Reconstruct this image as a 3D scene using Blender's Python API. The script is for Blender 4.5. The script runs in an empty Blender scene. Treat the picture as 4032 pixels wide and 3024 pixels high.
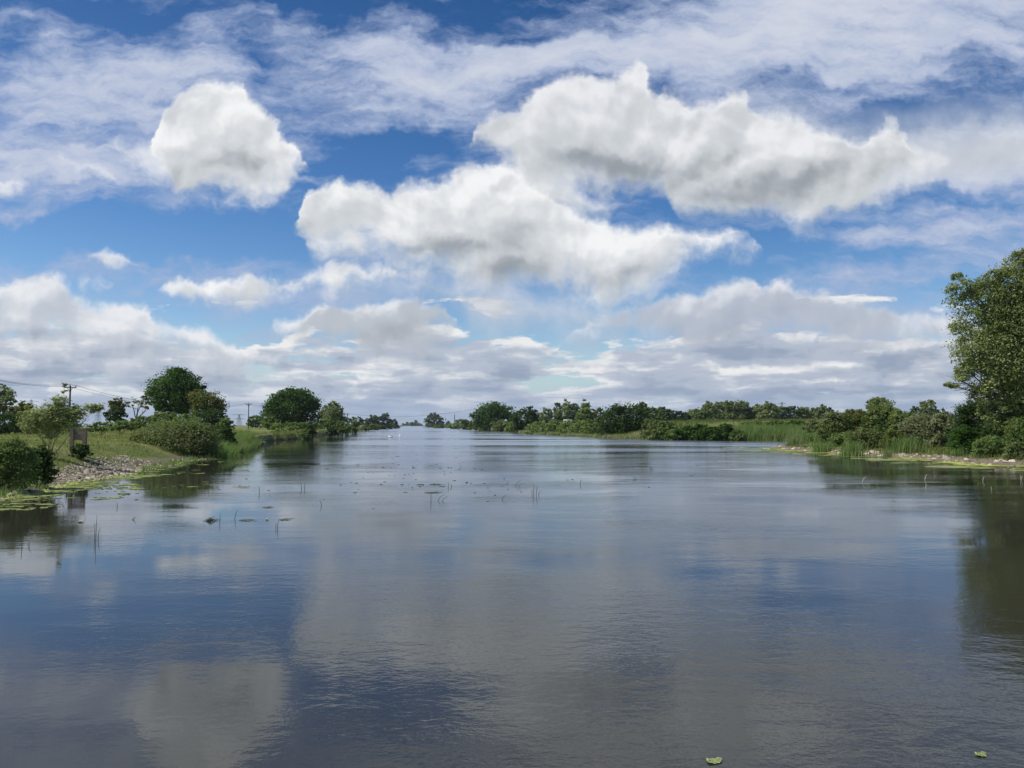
import bpy, bmesh, math, random
import numpy as np
from mathutils import Vector

# ---------------------------------------------------------------- scene, camera, world, sun
scene = bpy.context.scene
COL = scene.collection
W0, H0, FPX = 4032.0, 3024.0, 2912.0
CAM_H, HORIZON = 3.2, 1674.0
PITCH = math.atan((HORIZON - H0/2)/FPX)

cam_d = bpy.data.cameras.new('camera')
cam = bpy.data.objects.new('camera', cam_d)
COL.objects.link(cam)
cam.location = (0, 0, CAM_H)
cam.rotation_euler = (math.pi/2 + PITCH, 0, 0)
cam_d.sensor_width = 36.0
cam_d.lens = 36.0*FPX/W0
cam_d.clip_start = 0.1
cam_d.clip_end = 30000
scene.camera = cam
scene.view_settings.view_transform = 'Standard'
scene.view_settings.look = 'None'
scene.view_settings.exposure = 0.0
scene.view_settings.gamma = 1.0

SUN_EL, SUN_AZ = math.radians(50), math.radians(-98)   # azimuth from the river's view, towards the left
sd = Vector((math.sin(SUN_AZ)*math.cos(SUN_EL), math.cos(SUN_AZ)*math.cos(SUN_EL), math.sin(SUN_EL)))
sun_d = bpy.data.lights.new('sun', 'SUN')
sun_d.energy = 4.9
sun_d.angle = math.radians(0.6)
sun_d.color = (1.0, 0.95, 0.87)
sun = bpy.data.objects.new('sun', sun_d)
COL.objects.link(sun)
sun.rotation_euler = sd.to_track_quat('Z', 'Y').to_euler()
sun.location = (-40, 10, 60)

def lin(r, g=None, b=None):
    if g is None: g = b = r
    f = lambda c: (c/255/12.92) if c/255 <= 0.04045 else ((c/255+0.055)/1.055)**2.4
    return (f(r), f(g), f(b), 1.0)

class NT:
    """small helper that strings nodes together"""
    def __init__(s, nt): s.t = nt
    def node(s, kind, **kw):
        n = s.t.nodes.new(kind)
        for k, v in kw.items(): setattr(n, k, v)
        return n
    def put(s, sock, v):
        if v is None: return
        if isinstance(v, bpy.types.NodeSocket): s.t.links.new(v, sock)
        else: sock.default_value = v
    def m(s, op, a, b=None, c=None, clamp=False):
        n = s.node('ShaderNodeMath', operation=op); n.use_clamp = clamp
        s.put(n.inputs[0], a); s.put(n.inputs[1], b)
        if c is not None: s.put(n.inputs[2], c)
        return n.outputs[0]
    def vm(s, op, a, b=None, sc=None):
        n = s.node('ShaderNodeVectorMath', operation=op)
        s.put(n.inputs[0], a); s.put(n.inputs[1], b)
        if sc is not None: s.put(n.inputs[3], sc)
        return n.outputs['Value'] if op in ('LENGTH', 'DOT_PRODUCT') else n.outputs[0]
    def xyz(s, a, b, c=0.0):
        n = s.node('ShaderNodeCombineXYZ')
        s.put(n.inputs[0], a); s.put(n.inputs[1], b); s.put(n.inputs[2], c)
        return n.outputs[0]
    def noise(s, vec, scale, detail=4, rough=0.5, dist=0.0, lac=2.0, out='Fac', dim='2D'):
        n = s.node('ShaderNodeTexNoise'); n.noise_dimensions = dim
        s.put(n.inputs['Vector'], vec); n.inputs['Scale'].default_value = scale
        n.inputs['Detail'].default_value = detail; n.inputs['Roughness'].default_value = rough
        n.inputs['Distortion'].default_value = dist; n.inputs['Lacunarity'].default_value = lac
        return n.outputs[out]
    def sm(s, v, a, b, lo=0.0, hi=1.0, kind='SMOOTHSTEP'):
        n = s.node('ShaderNodeMapRange', interpolation_type=kind)
        s.put(n.inputs[0], v)
        for i, x in enumerate((a, b, lo, hi)): s.put(n.inputs[i+1], x)
        return n.outputs[0]
    def mix(s, f, a, b, blend='MIX'):
        n = s.node('ShaderNodeMix', data_type='RGBA', blend_type=blend)
        s.put(n.inputs[0], f); s.put(n.inputs[6], a); s.put(n.inputs[7], b)
        return n.outputs[2]
    def curve(s, v, pts):
        n = s.node('ShaderNodeFloatCurve')
        c = n.mapping.curves[0]
        while len(c.points) > 2: c.points.remove(c.points[1])
        pts = sorted(pts)
        c.points[0].location = pts[0]; c.points[1].location = pts[-1]
        for p in pts[1:-1]: c.points.new(*p)
        for p in c.points: p.handle_type = 'AUTO_CLAMPED'
        n.mapping.update()
        s.put(n.inputs[1], v)
        return n.outputs[0]

# the sky: direction (x right, y down the river, z up) -> U = x/y, V = z/y
world = bpy.data.worlds.new('World')
scene.world = world
world.use_nodes = True
world.node_tree.nodes.clear()
N = NT(world.node_tree)

QS = W0/2212.0
def duv(qx, qy):
    a = (qx*QS - W0/2)/FPX; b = (H0/2 - qy*QS)/FPX
    y = math.cos(PITCH) - b*math.sin(PITCH); z = math.sin(PITCH) + b*math.cos(PITCH)
    return a/y, z/y
US, VS = 1.7, 0.7      # ranges used to normalise U, V for the curve nodes
def nst(qx, qy):
    u, v = duv(qx, qy)
    return min(1, max(0, (u+US/2)/US)), min(1, max(0, v/VS))

tc = N.node('ShaderNodeTexCoord')
sep = N.node('ShaderNodeSeparateXYZ'); N.put(sep.inputs[0], tc.outputs['Generated'])
dx, dy, dz = sep.outputs
yy = N.m('MAXIMUM', dy, 0.22)
zz = N.m('MAXIMUM', dz, 0.0)
U0 = N.m('DIVIDE', dx, yy); V0 = N.m('DIVIDE', zz, yy)
UV0 = N.xyz(U0, V0)
# plane of a high cloud deck
pz = N.m('ADD', zz, 0.045)
PL = N.xyz(N.m('DIVIDE', dx, pz), N.m('DIVIDE', dy, pz))

sky = N.node('ShaderNodeTexSky', sky_type='NISHITA')
sky.sun_disc = False
sky.sun_elevation = SUN_EL
sky.sun_rotation = SUN_AZ
sky.air_density = 1.0; sky.dust_density = 0.6; sky.ozone_density = 2.0
hs = N.node('ShaderNodeHueSaturation')
hs.inputs['Saturation'].default_value = 1.38
hs.inputs['Hue'].default_value = 0.508
N.put(hs.inputs['Value'], N.sm(V0, 0.10, 0.60, 1.06, 0.70, 'LINEAR'))
N.put(hs.inputs['Color'], sky.outputs[0])
col = hs.outputs[0]
K = 1/0.12
def kc(r, g=None, b=None):
    c = lin(r, g, b); return (c[0]*K, c[1]*K, c[2]*K, 1)

# warp fields
warpA = N.noise(UV0, 5.0, 5, 0.6, out='Color')
warpA = N.vm('SUBTRACT', warpA, (0.5, 0.5, 0.5))
warpB = N.noise(UV0, 20.0, 4, 0.6, out='Color')
warpB = N.vm('SUBTRACT', warpB, (0.5, 0.5, 0.5))
W = N.vm('ADD', N.vm('SCALE', warpA, sc=0.055), N.vm('SCALE', warpB, sc=0.03))
UVw = N.vm('ADD', UV0, W)
sw = N.node('ShaderNodeSeparateXYZ'); N.put(sw.inputs[0], UVw)
Sn = N.m('MULTIPLY_ADD', sw.outputs[0], 1/US, 0.5)
Tn = N.m('MULTIPLY', sw.outputs[1], 1/VS)

def ell(qx, qy, rx, ry, rot=0, vec=None):
    """soft ellipse: 1 at its centre, 0 at its rim"""
    u, v = duv(qx, qy); k = QS/FPX
    n = N.node('ShaderNodeMapping', vector_type='TEXTURE')
    n.inputs['Location'].default_value = (u, v, 0)
    n.inputs['Rotation'].default_value = (0, 0, math.radians(rot))
    n.inputs['Scale'].default_value = (rx*k, ry*k, 1)
    N.put(n.inputs[0], vec if vec is not None else UVw)
    return N.sm(N.vm('LENGTH', n.outputs[0]), 1.0, 0.0)

# -------- high thin cloud (cirrus / altostratus), streaks rising to the right
rotm = N.node('ShaderNodeMapping'); rotm.inputs['Rotation'].default_value = (0, 0, math.radians(-12))
rotm.inputs['Scale'].default_value = (0.8, 4.6, 1)
N.put(rotm.inputs[0], N.vm('ADD', UV0, N.vm('SCALE', warpA, sc=0.12)))
ci1 = N.noise(rotm.outputs[0], 3.2, 6, 0.62)
ci2 = N.noise(N.vm('MULTIPLY', N.vm('ADD', UV0, N.vm('SCALE', warpB, sc=0.03)), (.8, 3.0, 1)), 15.0, 4, 0.62)
msk = 0.16
def addm(m, a, e): return N.m('MULTIPLY_ADD', e, a, m)
soft = N.vm('ADD', UV0, N.vm('SCALE', warpA, sc=0.16))
for (a, qx, qy, rx, ry, rot) in [
        (0.78, 230, 190, 420, 150, 4), (0.60, 120, 330, 300, 90, 0), (0.3, 60, 120, 200, 90, 0),
        (0.78, 1000, 150, 560, 130, -3), (1.05, 1750, 60, 900, 240, 8), (1.0, 2090, 350, 420, 120, 8),
        (0.42, 850, 210, 240, 90, 0), (0.34, 1950, 520, 420, 50, 8), (0.42, 1980, 610, 420, 50, 8),
        (0.35, 160, 370, 130, 50, 15), (0.35, 50, 440, 200, 45, 5), (0.4, 900, 360, 120, 26, 8), (0.35, 690, 370, 120, 30, 8),
        (-0.55, 300, 20, 260, 60, -14), (-0.55, 640, 20, 260, 55, 5), (-0.35, 520, 150, 60, 130, 0),
        (-0.95, 830, 320, 330, 85, 0), (-0.55, 1960, 230, 320, 60, 12), (-0.45, 30, 110, 120, 50, 0),
        (-1.1, 300, 505, 520, 100, 0), (-0.6, 1700, 560, 300, 50, 5), (-.6, 1500, 440, 200, 60, 0), (-.4, 2050, 440, 250, 40, 0), (-.5, 600, 540, 200, 80, 0)]:
    msk = addm(msk, a, ell(qx, qy, rx, ry, rot, soft))
cd = N.m('ADD', msk, N.m('MULTIPLY_ADD', ci1, 1.9, -0.95))
cd = N.m('ADD', cd, N.m('MULTIPLY_ADD', ci2, 0.9, -0.45))
front = N.sm(dy, 0.0, 0.25)
# elsewhere in the sky: plain broken cloud
gen = N.sm(N.noise(PL, 0.55, 3, 0.6), 0.46, 0.72)
ca = N.sm(cd, -0.15, 0.85, 0.0, 0.93)
ca = N.m('ADD', N.m('MULTIPLY', ca, front), N.m('MULTIPLY', gen, N.m('SUBTRACT', 1.0, front)))
ccol = N.mix(N.sm(cd, 0.3, 1.5), kc(168, 183, 214), kc(214, 219, 231))
col = N.mix(ca, col, ccol)

# -------- low broken bank towards the horizon
low_w = N.vm('ADD', PL, N.vm('SCALE', N.vm('SUBTRACT', N.noise(PL, 1.2, 3, 0.6, out='Color'), (0.5, 0.5, 0.5)), sc=1.0))
low_w = N.vm('MULTIPLY', low_w, (1.0, 0.8, 1.0))
l1 = N.noise(low_w, 0.62, 4, 0.55)
l1b = N.noise(N.vm('ADD', low_w, (-0.12, -0.32, 0)), 0.62, 3, 0.55)
UVl = N.vm('MULTIPLY', UV0, (1.0, 3.4, 1.0))
lb1 = N.noise(N.vm('ADD', UVl, N.vm('SCALE', warpB, sc=0.05)), 8.0, 5, 0.58)
lb2 = N.noise(N.vm('ADD', N.vm('ADD', UVl, N.vm('SCALE', warpB, sc=0.05)), (-0.02, 0.05, 0)), 8.0, 3, 0.55)
cov = N.curve(N.m('MULTIPLY', V0, 1/VS), [(0, .34), (nst(0, 900)[1], .40), (nst(0, 800)[1], .40), (nst(0, 745)[1], .22), (nst(0, 700)[1], .04), (nst(0, 640)[1], 0.0), (1, 0)])
cov = N.m('ADD', cov, N.sm(V0, duv(0, 660)[1], duv(0, 590)[1], 0.0, -0.8))
for (a, qx, qy, rx, ry) in [(-0.5, 520, 715, 170, 60), (-0.4, 1010, 700, 120, 70), (-.3, 650, 770, 160, 30), (-0.2, 1230, 832, 240, 20), (-0.12, 1900, 845, 200, 14),
                            (-.2, 730, 840, 130, 16), (0.3, 150, 740, 330, 80), (0.25, 1600, 760, 600, 60), (-.12, 950, 905, 300, 14)]:
    cov = addm(cov, a, ell(qx, qy, rx, ry, 0, UVw))
ld = N.m('ADD', cov, N.m('ADD', N.m('MULTIPLY_ADD', l1, 1.1, -0.55), N.m('MULTIPLY_ADD', lb1, 1.3, -0.65)))
la = N.sm(ld, 0.06, 0.24, 0, 0.97)
le = N.m('ADD', N.m('MULTIPLY', N.m('SUBTRACT', l1, l1b), 1.2), N.m('MULTIPLY', N.m('SUBTRACT', lb1, lb2), 2.0))
lshade = N.m('ADD', le, N.sm(ld, 0.62, 0.12, -0.10, 0.42))
lc = N.mix(N.sm(lshade, -0.35, 0.15), kc(150, 163, 186), kc(181, 190, 206))
lc = N.mix(N.sm(lshade, 0.12, 0.62), lc, kc(240, 240, 240))
# far cloud loses contrast into the air near the horizon
lc = N.mix(N.sm(V0, 0.075, 0.0, 0.0, 0.75), lc, kc(160, 178, 205))
col = N.mix(N.sm(V0, 0.10, 0.0, 0.0, 0.75), col, kc(165, 190, 222))
col = N.mix(N.m('MULTIPLY', la, front), col, lc)

# -------- heaped clouds with their own outlines
b1 = N.noise(N.vm('ADD', UV0, N.vm('SCALE', warpA, sc=0.06)), 9.0, 4, 0.55)
b2 = N.noise(N.vm('ADD', N.vm('ADD', UV0, N.vm('SCALE', warpA, sc=0.06)), (-0.010, 0.016, 0)), 9.0, 3, 0.5)
emb = N.m('SUBTRACT', b1, b2)
c1 = N.noise(UVw, 26.0, 4, 0.6)
bn = N.m('MULTIPLY_ADD', b1, 0.085, -0.0425)      # adds to edge distance
bn = N.m('ADD', bn, N.m('MULTIPLY_ADD', c1, 0.044, -0.022))
WHITE, MIDC, GREY = kc(246, 247, 248), kc(212, 216, 220), kc(150, 157, 164)
def cloud(top, bot, edge_t=0.018, edge_b=0.045, dark=0.5, amax=0.98, tone=(WHITE, MIDC, GREY), patches=(), cut=(0, 0), gate=None, hs=0.22):
    """an outline (top and bottom, left to right) filled with lit and shaded cloud"""
    global col
    l, r = nst(*top[0]), nst(*top[-1])
    tp = [nst(*p) for p in top]; bp = [nst(*p) for p in bot]
    if cut[0] == 0: tp = [(max(0, tp[0][0]-0.03), max(0, tp[0][1]-0.12))] + tp; bp = [(max(0, bp[0][0]-0.03), min(1, bp[0][1]+0.12))] + bp
    if cut[1] == 0: tp = tp + [(min(1, tp[-1][0]+0.03), max(0, tp[-1][1]-0.12))]; bp = bp + [(min(1, bp[-1][0]+0.03), min(1, bp[-1][1]+0.12))]
    T = N.curve(Sn, tp); B = N.curve(Sn, bp)
    up = N.m('SUBTRACT', T, Tn); dn = N.m('SUBTRACT', Tn, B)
    e = N.m('ADD', N.m('MINIMUM', N.m('MULTIPLY', up, 1/edge_t), N.m('MULTIPLY', dn, 1/edge_b)), N.m('MULTIPLY', bn, 0.55/edge_t))
    a = N.m('POWER', N.sm(e, -0.7, 1.5, 0, 1), 1.25); a = N.m('MULTIPLY', a, amax)
    th = N.m('MAXIMUM', N.m('SUBTRACT', T, B), 0.02)
    tt = N.m('DIVIDE', dn, th)
    s = N.m('ADD', N.sm(tt, 0.0, 0.95, 0.22, 1.0), N.m('MULTIPLY', emb, 3.0*hs/0.22))
    # a thin underside glows a little
    s = N.m('ADD', s, N.sm(e, 1.9, 0.2, 0.0, 0.40))
    for (qx, qy, rx, ry, rot, amt) in patches:
        s = addm(s, -amt*1.45, ell(qx, qy, rx, ry, rot, UVw))
    c = N.mix(N.sm(s, -0.75, dark+0.25), tone[2], tone[1])
    c = N.mix(N.sm(s, dark+0.05, dark+0.85), c, tone[0])
    col = N.mix(N.m('MULTIPLY', a, front), col, c)

SOFT = (kc(222, 224, 229), kc(200, 205, 213), kc(166, 174, 188))
# grey mass under the middle clouds
cloud([(700, 640), (760, 600), (900, 598), (1100, 610), (1300, 640), (1420, 690)], [(700, 645), (860, 655), (960, 668), (1060, 735), (1250, 730), (1420, 700)],
      0.05, 0.06, 0.6, 0.85, SOFT)
cloud([(1230, 720), (1300, 668), (1400, 655), (1480, 640), (1550, 628), (1605, 606), (1640, 642), (1700, 618), (1745, 650), (1830, 655), (1900, 668), (2050, 690), (2300, 690)],
      [(1230, 730), (1400, 745), (1600, 760), (1800, 765), (2000, 775), (2300, 780)], 0.014, 0.05, 0.75, 0.95,
      (kc(228, 230, 236), kc(186, 193, 206), kc(154, 165, 183)), cut=(0, 1))
cloud([(-160, 585), (0, 588), (60, 598), (120, 606), (190, 640), (240, 646), (290, 650), (330, 690), (420, 712), (520, 745), (600, 775)],
      [(-160, 770), (0, 775), (100, 780), (250, 790), (400, 800), (600, 790)], 0.014, 0.05, 0.5, 0.96, (kc(236, 237, 240), kc(198, 204, 214), kc(156, 167, 184)),
      patches=[(90, 725, 240, 22, 0, .5), (330, 760, 260, 34, 0, .5)], cut=(1, 0))
cloud([(578, 712), (640, 680), (705, 658), (760, 664), (820, 668), (900, 650), (960, 664), (980, 706)], [(578, 716), (640, 742), (720, 756), (850, 768), (940, 750), (980, 710)],
      0.012, 0.03, 0.8, 0.97, (kc(238, 239, 242), kc(190, 196, 204), kc(158, 166, 177)), patches=[(850, 715, 160, 50, 0, .3)])
cloud([(322, 640), (350, 600), (400, 597), (440, 615), (500, 612), (560, 602), (620, 604), (690, 590), (770, 582), (860, 590)],
      [(322, 645), (370, 668), (450, 662), (540, 670), (620, 668), (670, 640), (770, 625), (860, 600)], 0.012, 0.026, 0.45, 0.97)
cloud([(192, 566), (215, 548), (240, 540), (270, 552), (300, 572)], [(192, 570), (230, 580), (270, 580), (300, 576)], 0.012, 0.014, 0.25, 0.8)
cloud([(172, 612), (205, 594), (240, 604), (256, 622)], [(172, 618), (205, 634), (235, 634), (256, 626)], 0.014, 0.02, 0.4, 0.6)
# tall puff at the left
cloud([(215, 335), (262, 296), (330, 296), (372, 336)], [(215, 340), (290, 372), (340, 384), (372, 380)], 0.016, 0.03, 0.3, 0.8, (kc(236, 238, 242), kc(212, 218, 228), kc(190, 198, 214)))
cloud([(338, 300), (352, 250), (380, 212), (425, 190), (470, 184), (500, 184), (520, 214), (560, 232), (604, 262), (640, 300), (656, 338)],
      [(338, 340), (360, 385), (385, 428), (450, 440), (520, 442), (580, 430), (625, 385), (656, 345)], 0.013, 0.03, 0.42, 0.99,
      patches=[(520, 345, 120, 62, 0, .5)])
cloud([(-100, 370), (0, 376), (40, 378), (72, 398)], [(-100, 420), (0, 418), (40, 406), (72, 400)], 0.012, 0.02, 0.3, 0.7, cut=(1, 0))
cloud([(108, 345), (130, 332), (180, 356), (250, 396)], [(108, 350), (150, 374), (200, 392), (250, 400)], 0.014, 0.014, 0.3, 0.62)
# the large upper right mass
cloud([(1040, 380), (1120, 350), (1200, 370), (1270, 410), (1330, 440)], [(1040, 420), (1120, 470), (1230, 480), (1290, 470), (1330, 445)], 0.03, 0.03, 0.5, 0.9)
cloud([(1500, 300), (1650, 215), (1850, 240), (2050, 215), (2300, 200)], [(1500, 380), (1650, 455), (1850, 440), (2000, 410), (2150, 392), (2300, 385)],
      0.075, 0.04, 0.5, 0.92, (kc(222, 226, 232), kc(200, 206, 215), kc(176, 184, 194)), patches=[(2080, 330, 260, 60, 5, .3)], cut=(0, 1))
cloud([(1022, 302), (1045, 252), (1130, 222), (1180, 184), (1235, 164), (1300, 176), (1330, 150), (1358, 138), (1395, 190), (1450, 196), (1530, 218), (1600, 192), (1640, 232),
       (1700, 236), (1800, 282), (1862, 276), (1925, 248), (1970, 300), (2060, 345)],
      [(1022, 310), (1080, 350), (1180, 432), (1280, 410), (1380, 418), (1440, 420), (1475, 482), (1560, 492), (1650, 486), (1730, 504), (1830, 470), (1900, 436), (1980, 402), (2060, 352)],
      0.015, 0.034, 0.42, 0.97, (kc(238, 239, 242), kc(208, 212, 216), kc(152, 159, 166)),
      patches=[(1330, 352, 260, 62, -5, .75), (1760, 385, 320, 70, 14, .6), (1560, 345, 150, 30, 25, .45), (2120, 330, 200, 70, 0, .4), (1480, 260, 160, 40, 10, .3)])
# middle mass
cloud([(656, 482), (672, 440), (700, 402), (760, 388), (820, 404), (880, 388), (960, 384), (1020, 362), (1068, 346), (1120, 378), (1160, 410), (1220, 452), (1270, 458), (1330, 484),
       (1400, 488), (1500, 500), (1592, 502), (1625, 538)],
      [(656, 492), (676, 560), (760, 575), (850, 582), (930, 606), (1030, 622), (1150, 652), (1290, 645), (1420, 612), (1540, 566), (1625, 545)],
      0.014, 0.04, 0.44, 0.98,
      patches=[(960, 535, 210, 42, 3, .6), (1090, 585, 260, 46, 0, .35), (1290, 600, 220, 30, 12, .4), (1120, 505, 60, 40, 20, .25)])

bg = N.node('ShaderNodeBackground'); bg.inputs['Strength'].default_value = 0.12
N.put(bg.inputs[0], col)
wo = N.node('ShaderNodeOutputWorld'); N.put(wo.inputs[0], bg.outputs[0])
world.cycles.sampling_method = 'NONE'

# ---------------------------------------------------------------- helpers for things and meshes
rng = np.random.default_rng(7)
random.seed(7)

def at(px, py, d):
    """the real point seen at picture position (px, py) when it stands d metres down the view"""
    a = (px - W0/2)/FPX; b = (H0/2 - py)/FPX
    y = math.cos(PITCH) - b*math.sin(PITCH); z = math.sin(PITCH) + b*math.cos(PITCH)
    return Vector((a/y*d, d, CAM_H + z/y*d))

def tag(o, label=None, cat=None, group=None, kind=None):
    if label: o['label'] = label
    if cat: o['category'] = cat
    if group: o['group'] = group
    if kind: o['kind'] = kind
    return o

def mesh_obj(name, verts, faces, mat, parent=None, smooth=False, loc=None):
    me = bpy.data.meshes.new(name)
    verts = np.asarray(verts, dtype=np.float32).reshape(-1, 3)
    if loc is not None: verts = verts - np.array(loc, dtype=np.float32)
    if isinstance(faces, np.ndarray):
        nf, k = faces.shape
        me.vertices.add(len(verts)); me.vertices.foreach_set('co', verts.ravel())
        me.loops.add(nf*k); me.loops.foreach_set('vertex_index', faces.astype(np.int32).ravel())
        me.polygons.add(nf); me.polygons.foreach_set('loop_start', np.arange(0, nf*k, k, dtype=np.int32))
        me.update(calc_edges=True); me.validate()
    else:
        me.from_pydata([tuple(v) for v in verts], [], faces); me.update()
    if smooth: me.polygons.foreach_set('use_smooth', [True]*len(me.polygons))
    if mat: me.materials.append(mat)
    o = bpy.data.objects.new(name, me); COL.objects.link(o)
    if loc is not None and parent is None: o.location = loc
    if parent is not None: o.parent = parent
    return o

def empty(name, loc, label, cat, group=None):
    o = bpy.data.objects.new(name, None); COL.objects.link(o)
    o.location = loc; o.empty_display_size = 0.3
    return tag(o, label, cat, group)

class MB:
    """collects boxes, tubes and loose faces into one mesh"""
    def __init__(s): s.v = []; s.f = []
    def add(s, vs, fs):
        b = len(s.v); s.v += [tuple(v) for v in vs]; s.f += [tuple(i+b for i in f) for f in fs]
    def box(s, c, size, rz=0.0, taper=1.0):
        x, y, z = [q/2 for q in size]; co, si = math.cos(rz), math.sin(rz); vs = []
        for k in (-1, 1):
            t = taper if k > 0 else 1.0
            for (i, j) in ((-1, -1), (1, -1), (1, 1), (-1, 1)):
                X, Y = i*x*t, j*y*t
                vs.append((c[0]+X*co-Y*si, c[1]+X*si+Y*co, c[2]+k*z))
        s.add(vs, [(0, 3, 2, 1), (4, 5, 6, 7), (0, 1, 5, 4), (1, 2, 6, 5), (2, 3, 7, 6), (3, 0, 4, 7)])
    def tube(s, pts, rads, n=6, cap=True):
        pts = [Vector(p) for p in pts]
        if not isinstance(rads, (list, tuple)): rads = [rads]*len(pts)
        vs = []
        for i, p in enumerate(pts):
            d = (pts[min(i+1, len(pts)-1)] - pts[max(i-1, 0)])
            d = d.normalized() if d.length > 1e-6 else Vector((0, 0, 1))
            r = Vector((0, 1, 0)) if abs(d.y) < 0.9 else Vector((1, 0, 0))
            a = d.cross(r).normalized(); b = d.cross(a)
            for k in range(n):
                t = 2*math.pi*k/n
                vs.append(p + (a*math.cos(t) + b*math.sin(t))*rads[i])
        fs = []
        for i in range(len(pts)-1):
            for k in range(n):
                fs.append((i*n+k, i*n+(k+1) % n, (i+1)*n+(k+1) % n, (i+1)*n+k))
        if cap: fs += [tuple(range(n))[::-1], tuple((len(pts)-1)*n+k for k in range(n))]
        s.add(vs, fs)
    def build(s, name, mat, parent=None, smooth=False, loc=None):
        return mesh_obj(name, s.v, s.f, mat, parent, smooth, loc)

# ---------------------------------------------------------------- materials
def new_mat(name):
    m = bpy.data.materials.new(name); m.use_nodes = True
    m.node_tree.nodes.clear(); n = NT(m.node_tree)
    out = n.node('ShaderNodeOutputMaterial')
    return m, n, out

def plain(name, c, rough=0.7, vary=0.25, scale=6.0, spec=0.3, metal=0.0):
    m, n, out = new_mat(name)
    p = n.node('ShaderNodeBsdfPrincipled')
    co = n.node('ShaderNodeTexCoord').outputs['Object']
    f = n.noise(co, scale, 5, 0.6, dim='3D')
    lo = tuple(x*(1-vary) for x in c[:3])+(1,); hi = tuple(min(1, x*(1+vary)) for x in c[:3])+(1,)
    n.put(p.inputs['Base Color'], n.mix(n.sm(f, 0.3, 0.7), lo, hi))
    p.inputs['Roughness'].default_value = rough; p.inputs['Metallic'].default_value = metal
    p.inputs['Specular IOR Level'].default_value = spec
    n.put(out.inputs[0], p.outputs[0])
    return m

def leafmat(name, dark, light, third=None, trans=0.42, rough=0.55, clump=0.5, amt=0.35):
    """leaves: every leaf its own tone, whole sprays leaning to a third colour"""
    m, n, out = new_mat(name)
    p = n.node('ShaderNodeBsdfPrincipled'); tr = n.node('ShaderNodeBsdfTranslucent')
    at_ = n.node('ShaderNodeAttribute'); at_.attribute_name = 'tint'
    co = n.node('ShaderNodeTexCoord').outputs['Object']
    c = n.mix(at_.outputs['Fac'], dark, light)
    if third is not None:
        c = n.mix(n.m('MULTIPLY', n.sm(n.noise(co, clump, 3, 0.6, dim='3D'), 0.42, 0.66), amt*2), c, third)
    n.put(p.inputs['Base Color'], c); n.put(tr.inputs[0], n.mix(0.5, c, (light[0]*1.3, light[1]*1.5, light[2]*0.7, 1)))
    p.inputs['Roughness'].default_value = rough; p.inputs['Specular IOR Level'].default_value = 0.12
    mx = n.node('ShaderNodeMixShader'); mx.inputs[0].default_value = trans
    n.put(mx.inputs[1], p.outputs[0]); n.put(mx.inputs[2], tr.outputs[0])
    n.put(out.inputs[0], mx.outputs[0])
    return m

def c4(r, g, b): return (r, g, b, 1)
M = {}
M['oak'] = leafmat('oak_leaves', c4(0.025, 0.057, 0.013), c4(0.079, 0.160, 0.029), c4(0.056, 0.120, 0.019))
M['green'] = leafmat('bright_leaves', c4(0.074, 0.120, 0.035), c4(0.209, 0.300, 0.096), c4(0.282, 0.301, 0.115))
M['mid'] = leafmat('hedge_leaves', c4(0.059, 0.100, 0.029), c4(0.184, 0.256, 0.078), c4(0.215, 0.233, 0.085))
M['dark'] = leafmat('dark_leaves', c4(0.021, 0.048, 0.016), c4(0.069, 0.120, 0.033), c4(0.054, 0.081, 0.025))
M['willow'] = leafmat('willow_leaves', c4(0.083, 0.116, 0.035), c4(0.330, 0.374, 0.154), c4(0.187, 0.231, 0.072), trans=.3, rough=.45)
M['willow_pale'] = leafmat('young_willow_leaves', c4(.12, .155, .06), c4(.37, .40, .22), c4(.20, .24, .10), trans=.5)
M['grey'] = leafmat('grey_willow_leaves', c4(0.095, 0.137, 0.056), c4(0.278, 0.320, 0.141), c4(0.161, 0.200, 0.083))
M['olive'] = leafmat('olive_leaves', c4(0.057, 0.075, 0.018), c4(0.161, 0.190, 0.046), c4(0.172, 0.138, 0.046))
M['bramble'] = leafmat('bramble_leaves', c4(0.066, 0.094, 0.031), c4(0.209, 0.258, 0.092), c4(0.215, 0.215, 0.113), amt=.4)
M['blossom'] = leafmat('pale_seeded_leaves', c4(0.077, 0.105, 0.044), c4(0.264, 0.292, 0.160), c4(0.209, 0.220, 0.121), amt=.45)
M['far'] = leafmat('distant_leaves', c4(0.042, 0.079, 0.039), c4(0.120, 0.176, 0.079), c4(0.096, 0.135, 0.064), trans=.2)
M['reed'] = leafmat('reed_blades', c4(0.077, 0.141, 0.040), c4(0.214, 0.310, 0.095), c4(0.320, 0.320, 0.159), clump=.4, amt=.25)
M['reed_pale'] = leafmat('pale_reed_blades', c4(0.110, 0.154, 0.061), c4(0.297, 0.330, 0.165), c4(0.374, 0.341, 0.198), clump=.4, amt=.4)
M['field'] = leafmat('field_grass', c4(0.061, 0.099, 0.024), c4(0.143, 0.182, 0.050), c4(0.209, 0.198, 0.088), clump=.08, amt=.3)
M['grassblade'] = leafmat('grass_blades', c4(0.099, 0.149, 0.033), c4(0.220, 0.248, 0.072), c4(0.308, 0.275, 0.121), clump=.12, amt=.35)
M['bark'] = plain('bark', c4(.085, .068, .048), .9, .4, 3)
M['bark_pale'] = plain('pale_bark', c4(.17, .14, .10), .9, .35, 3)
M['wood'] = plain('weathered_post', c4(.22, .17, .125), .85, .35, 8)
M['board'] = plain('brown_board', c4(.23, .175, .145), .7, .15, 5)
M['pole'] = plain('dark_creosoted_wood', c4(.055, .040, .030), .8, .3, 2)
M['steel'] = plain('galvanised_steel', c4(.20, .22, .24), .6, .1, .3)
M['wire'] = plain('wire', c4(.10, .10, .11), .6, .1, .3)
M['porcelain'] = plain('insulator', c4(.10, .07, .06), .4, .1, 5)
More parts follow.
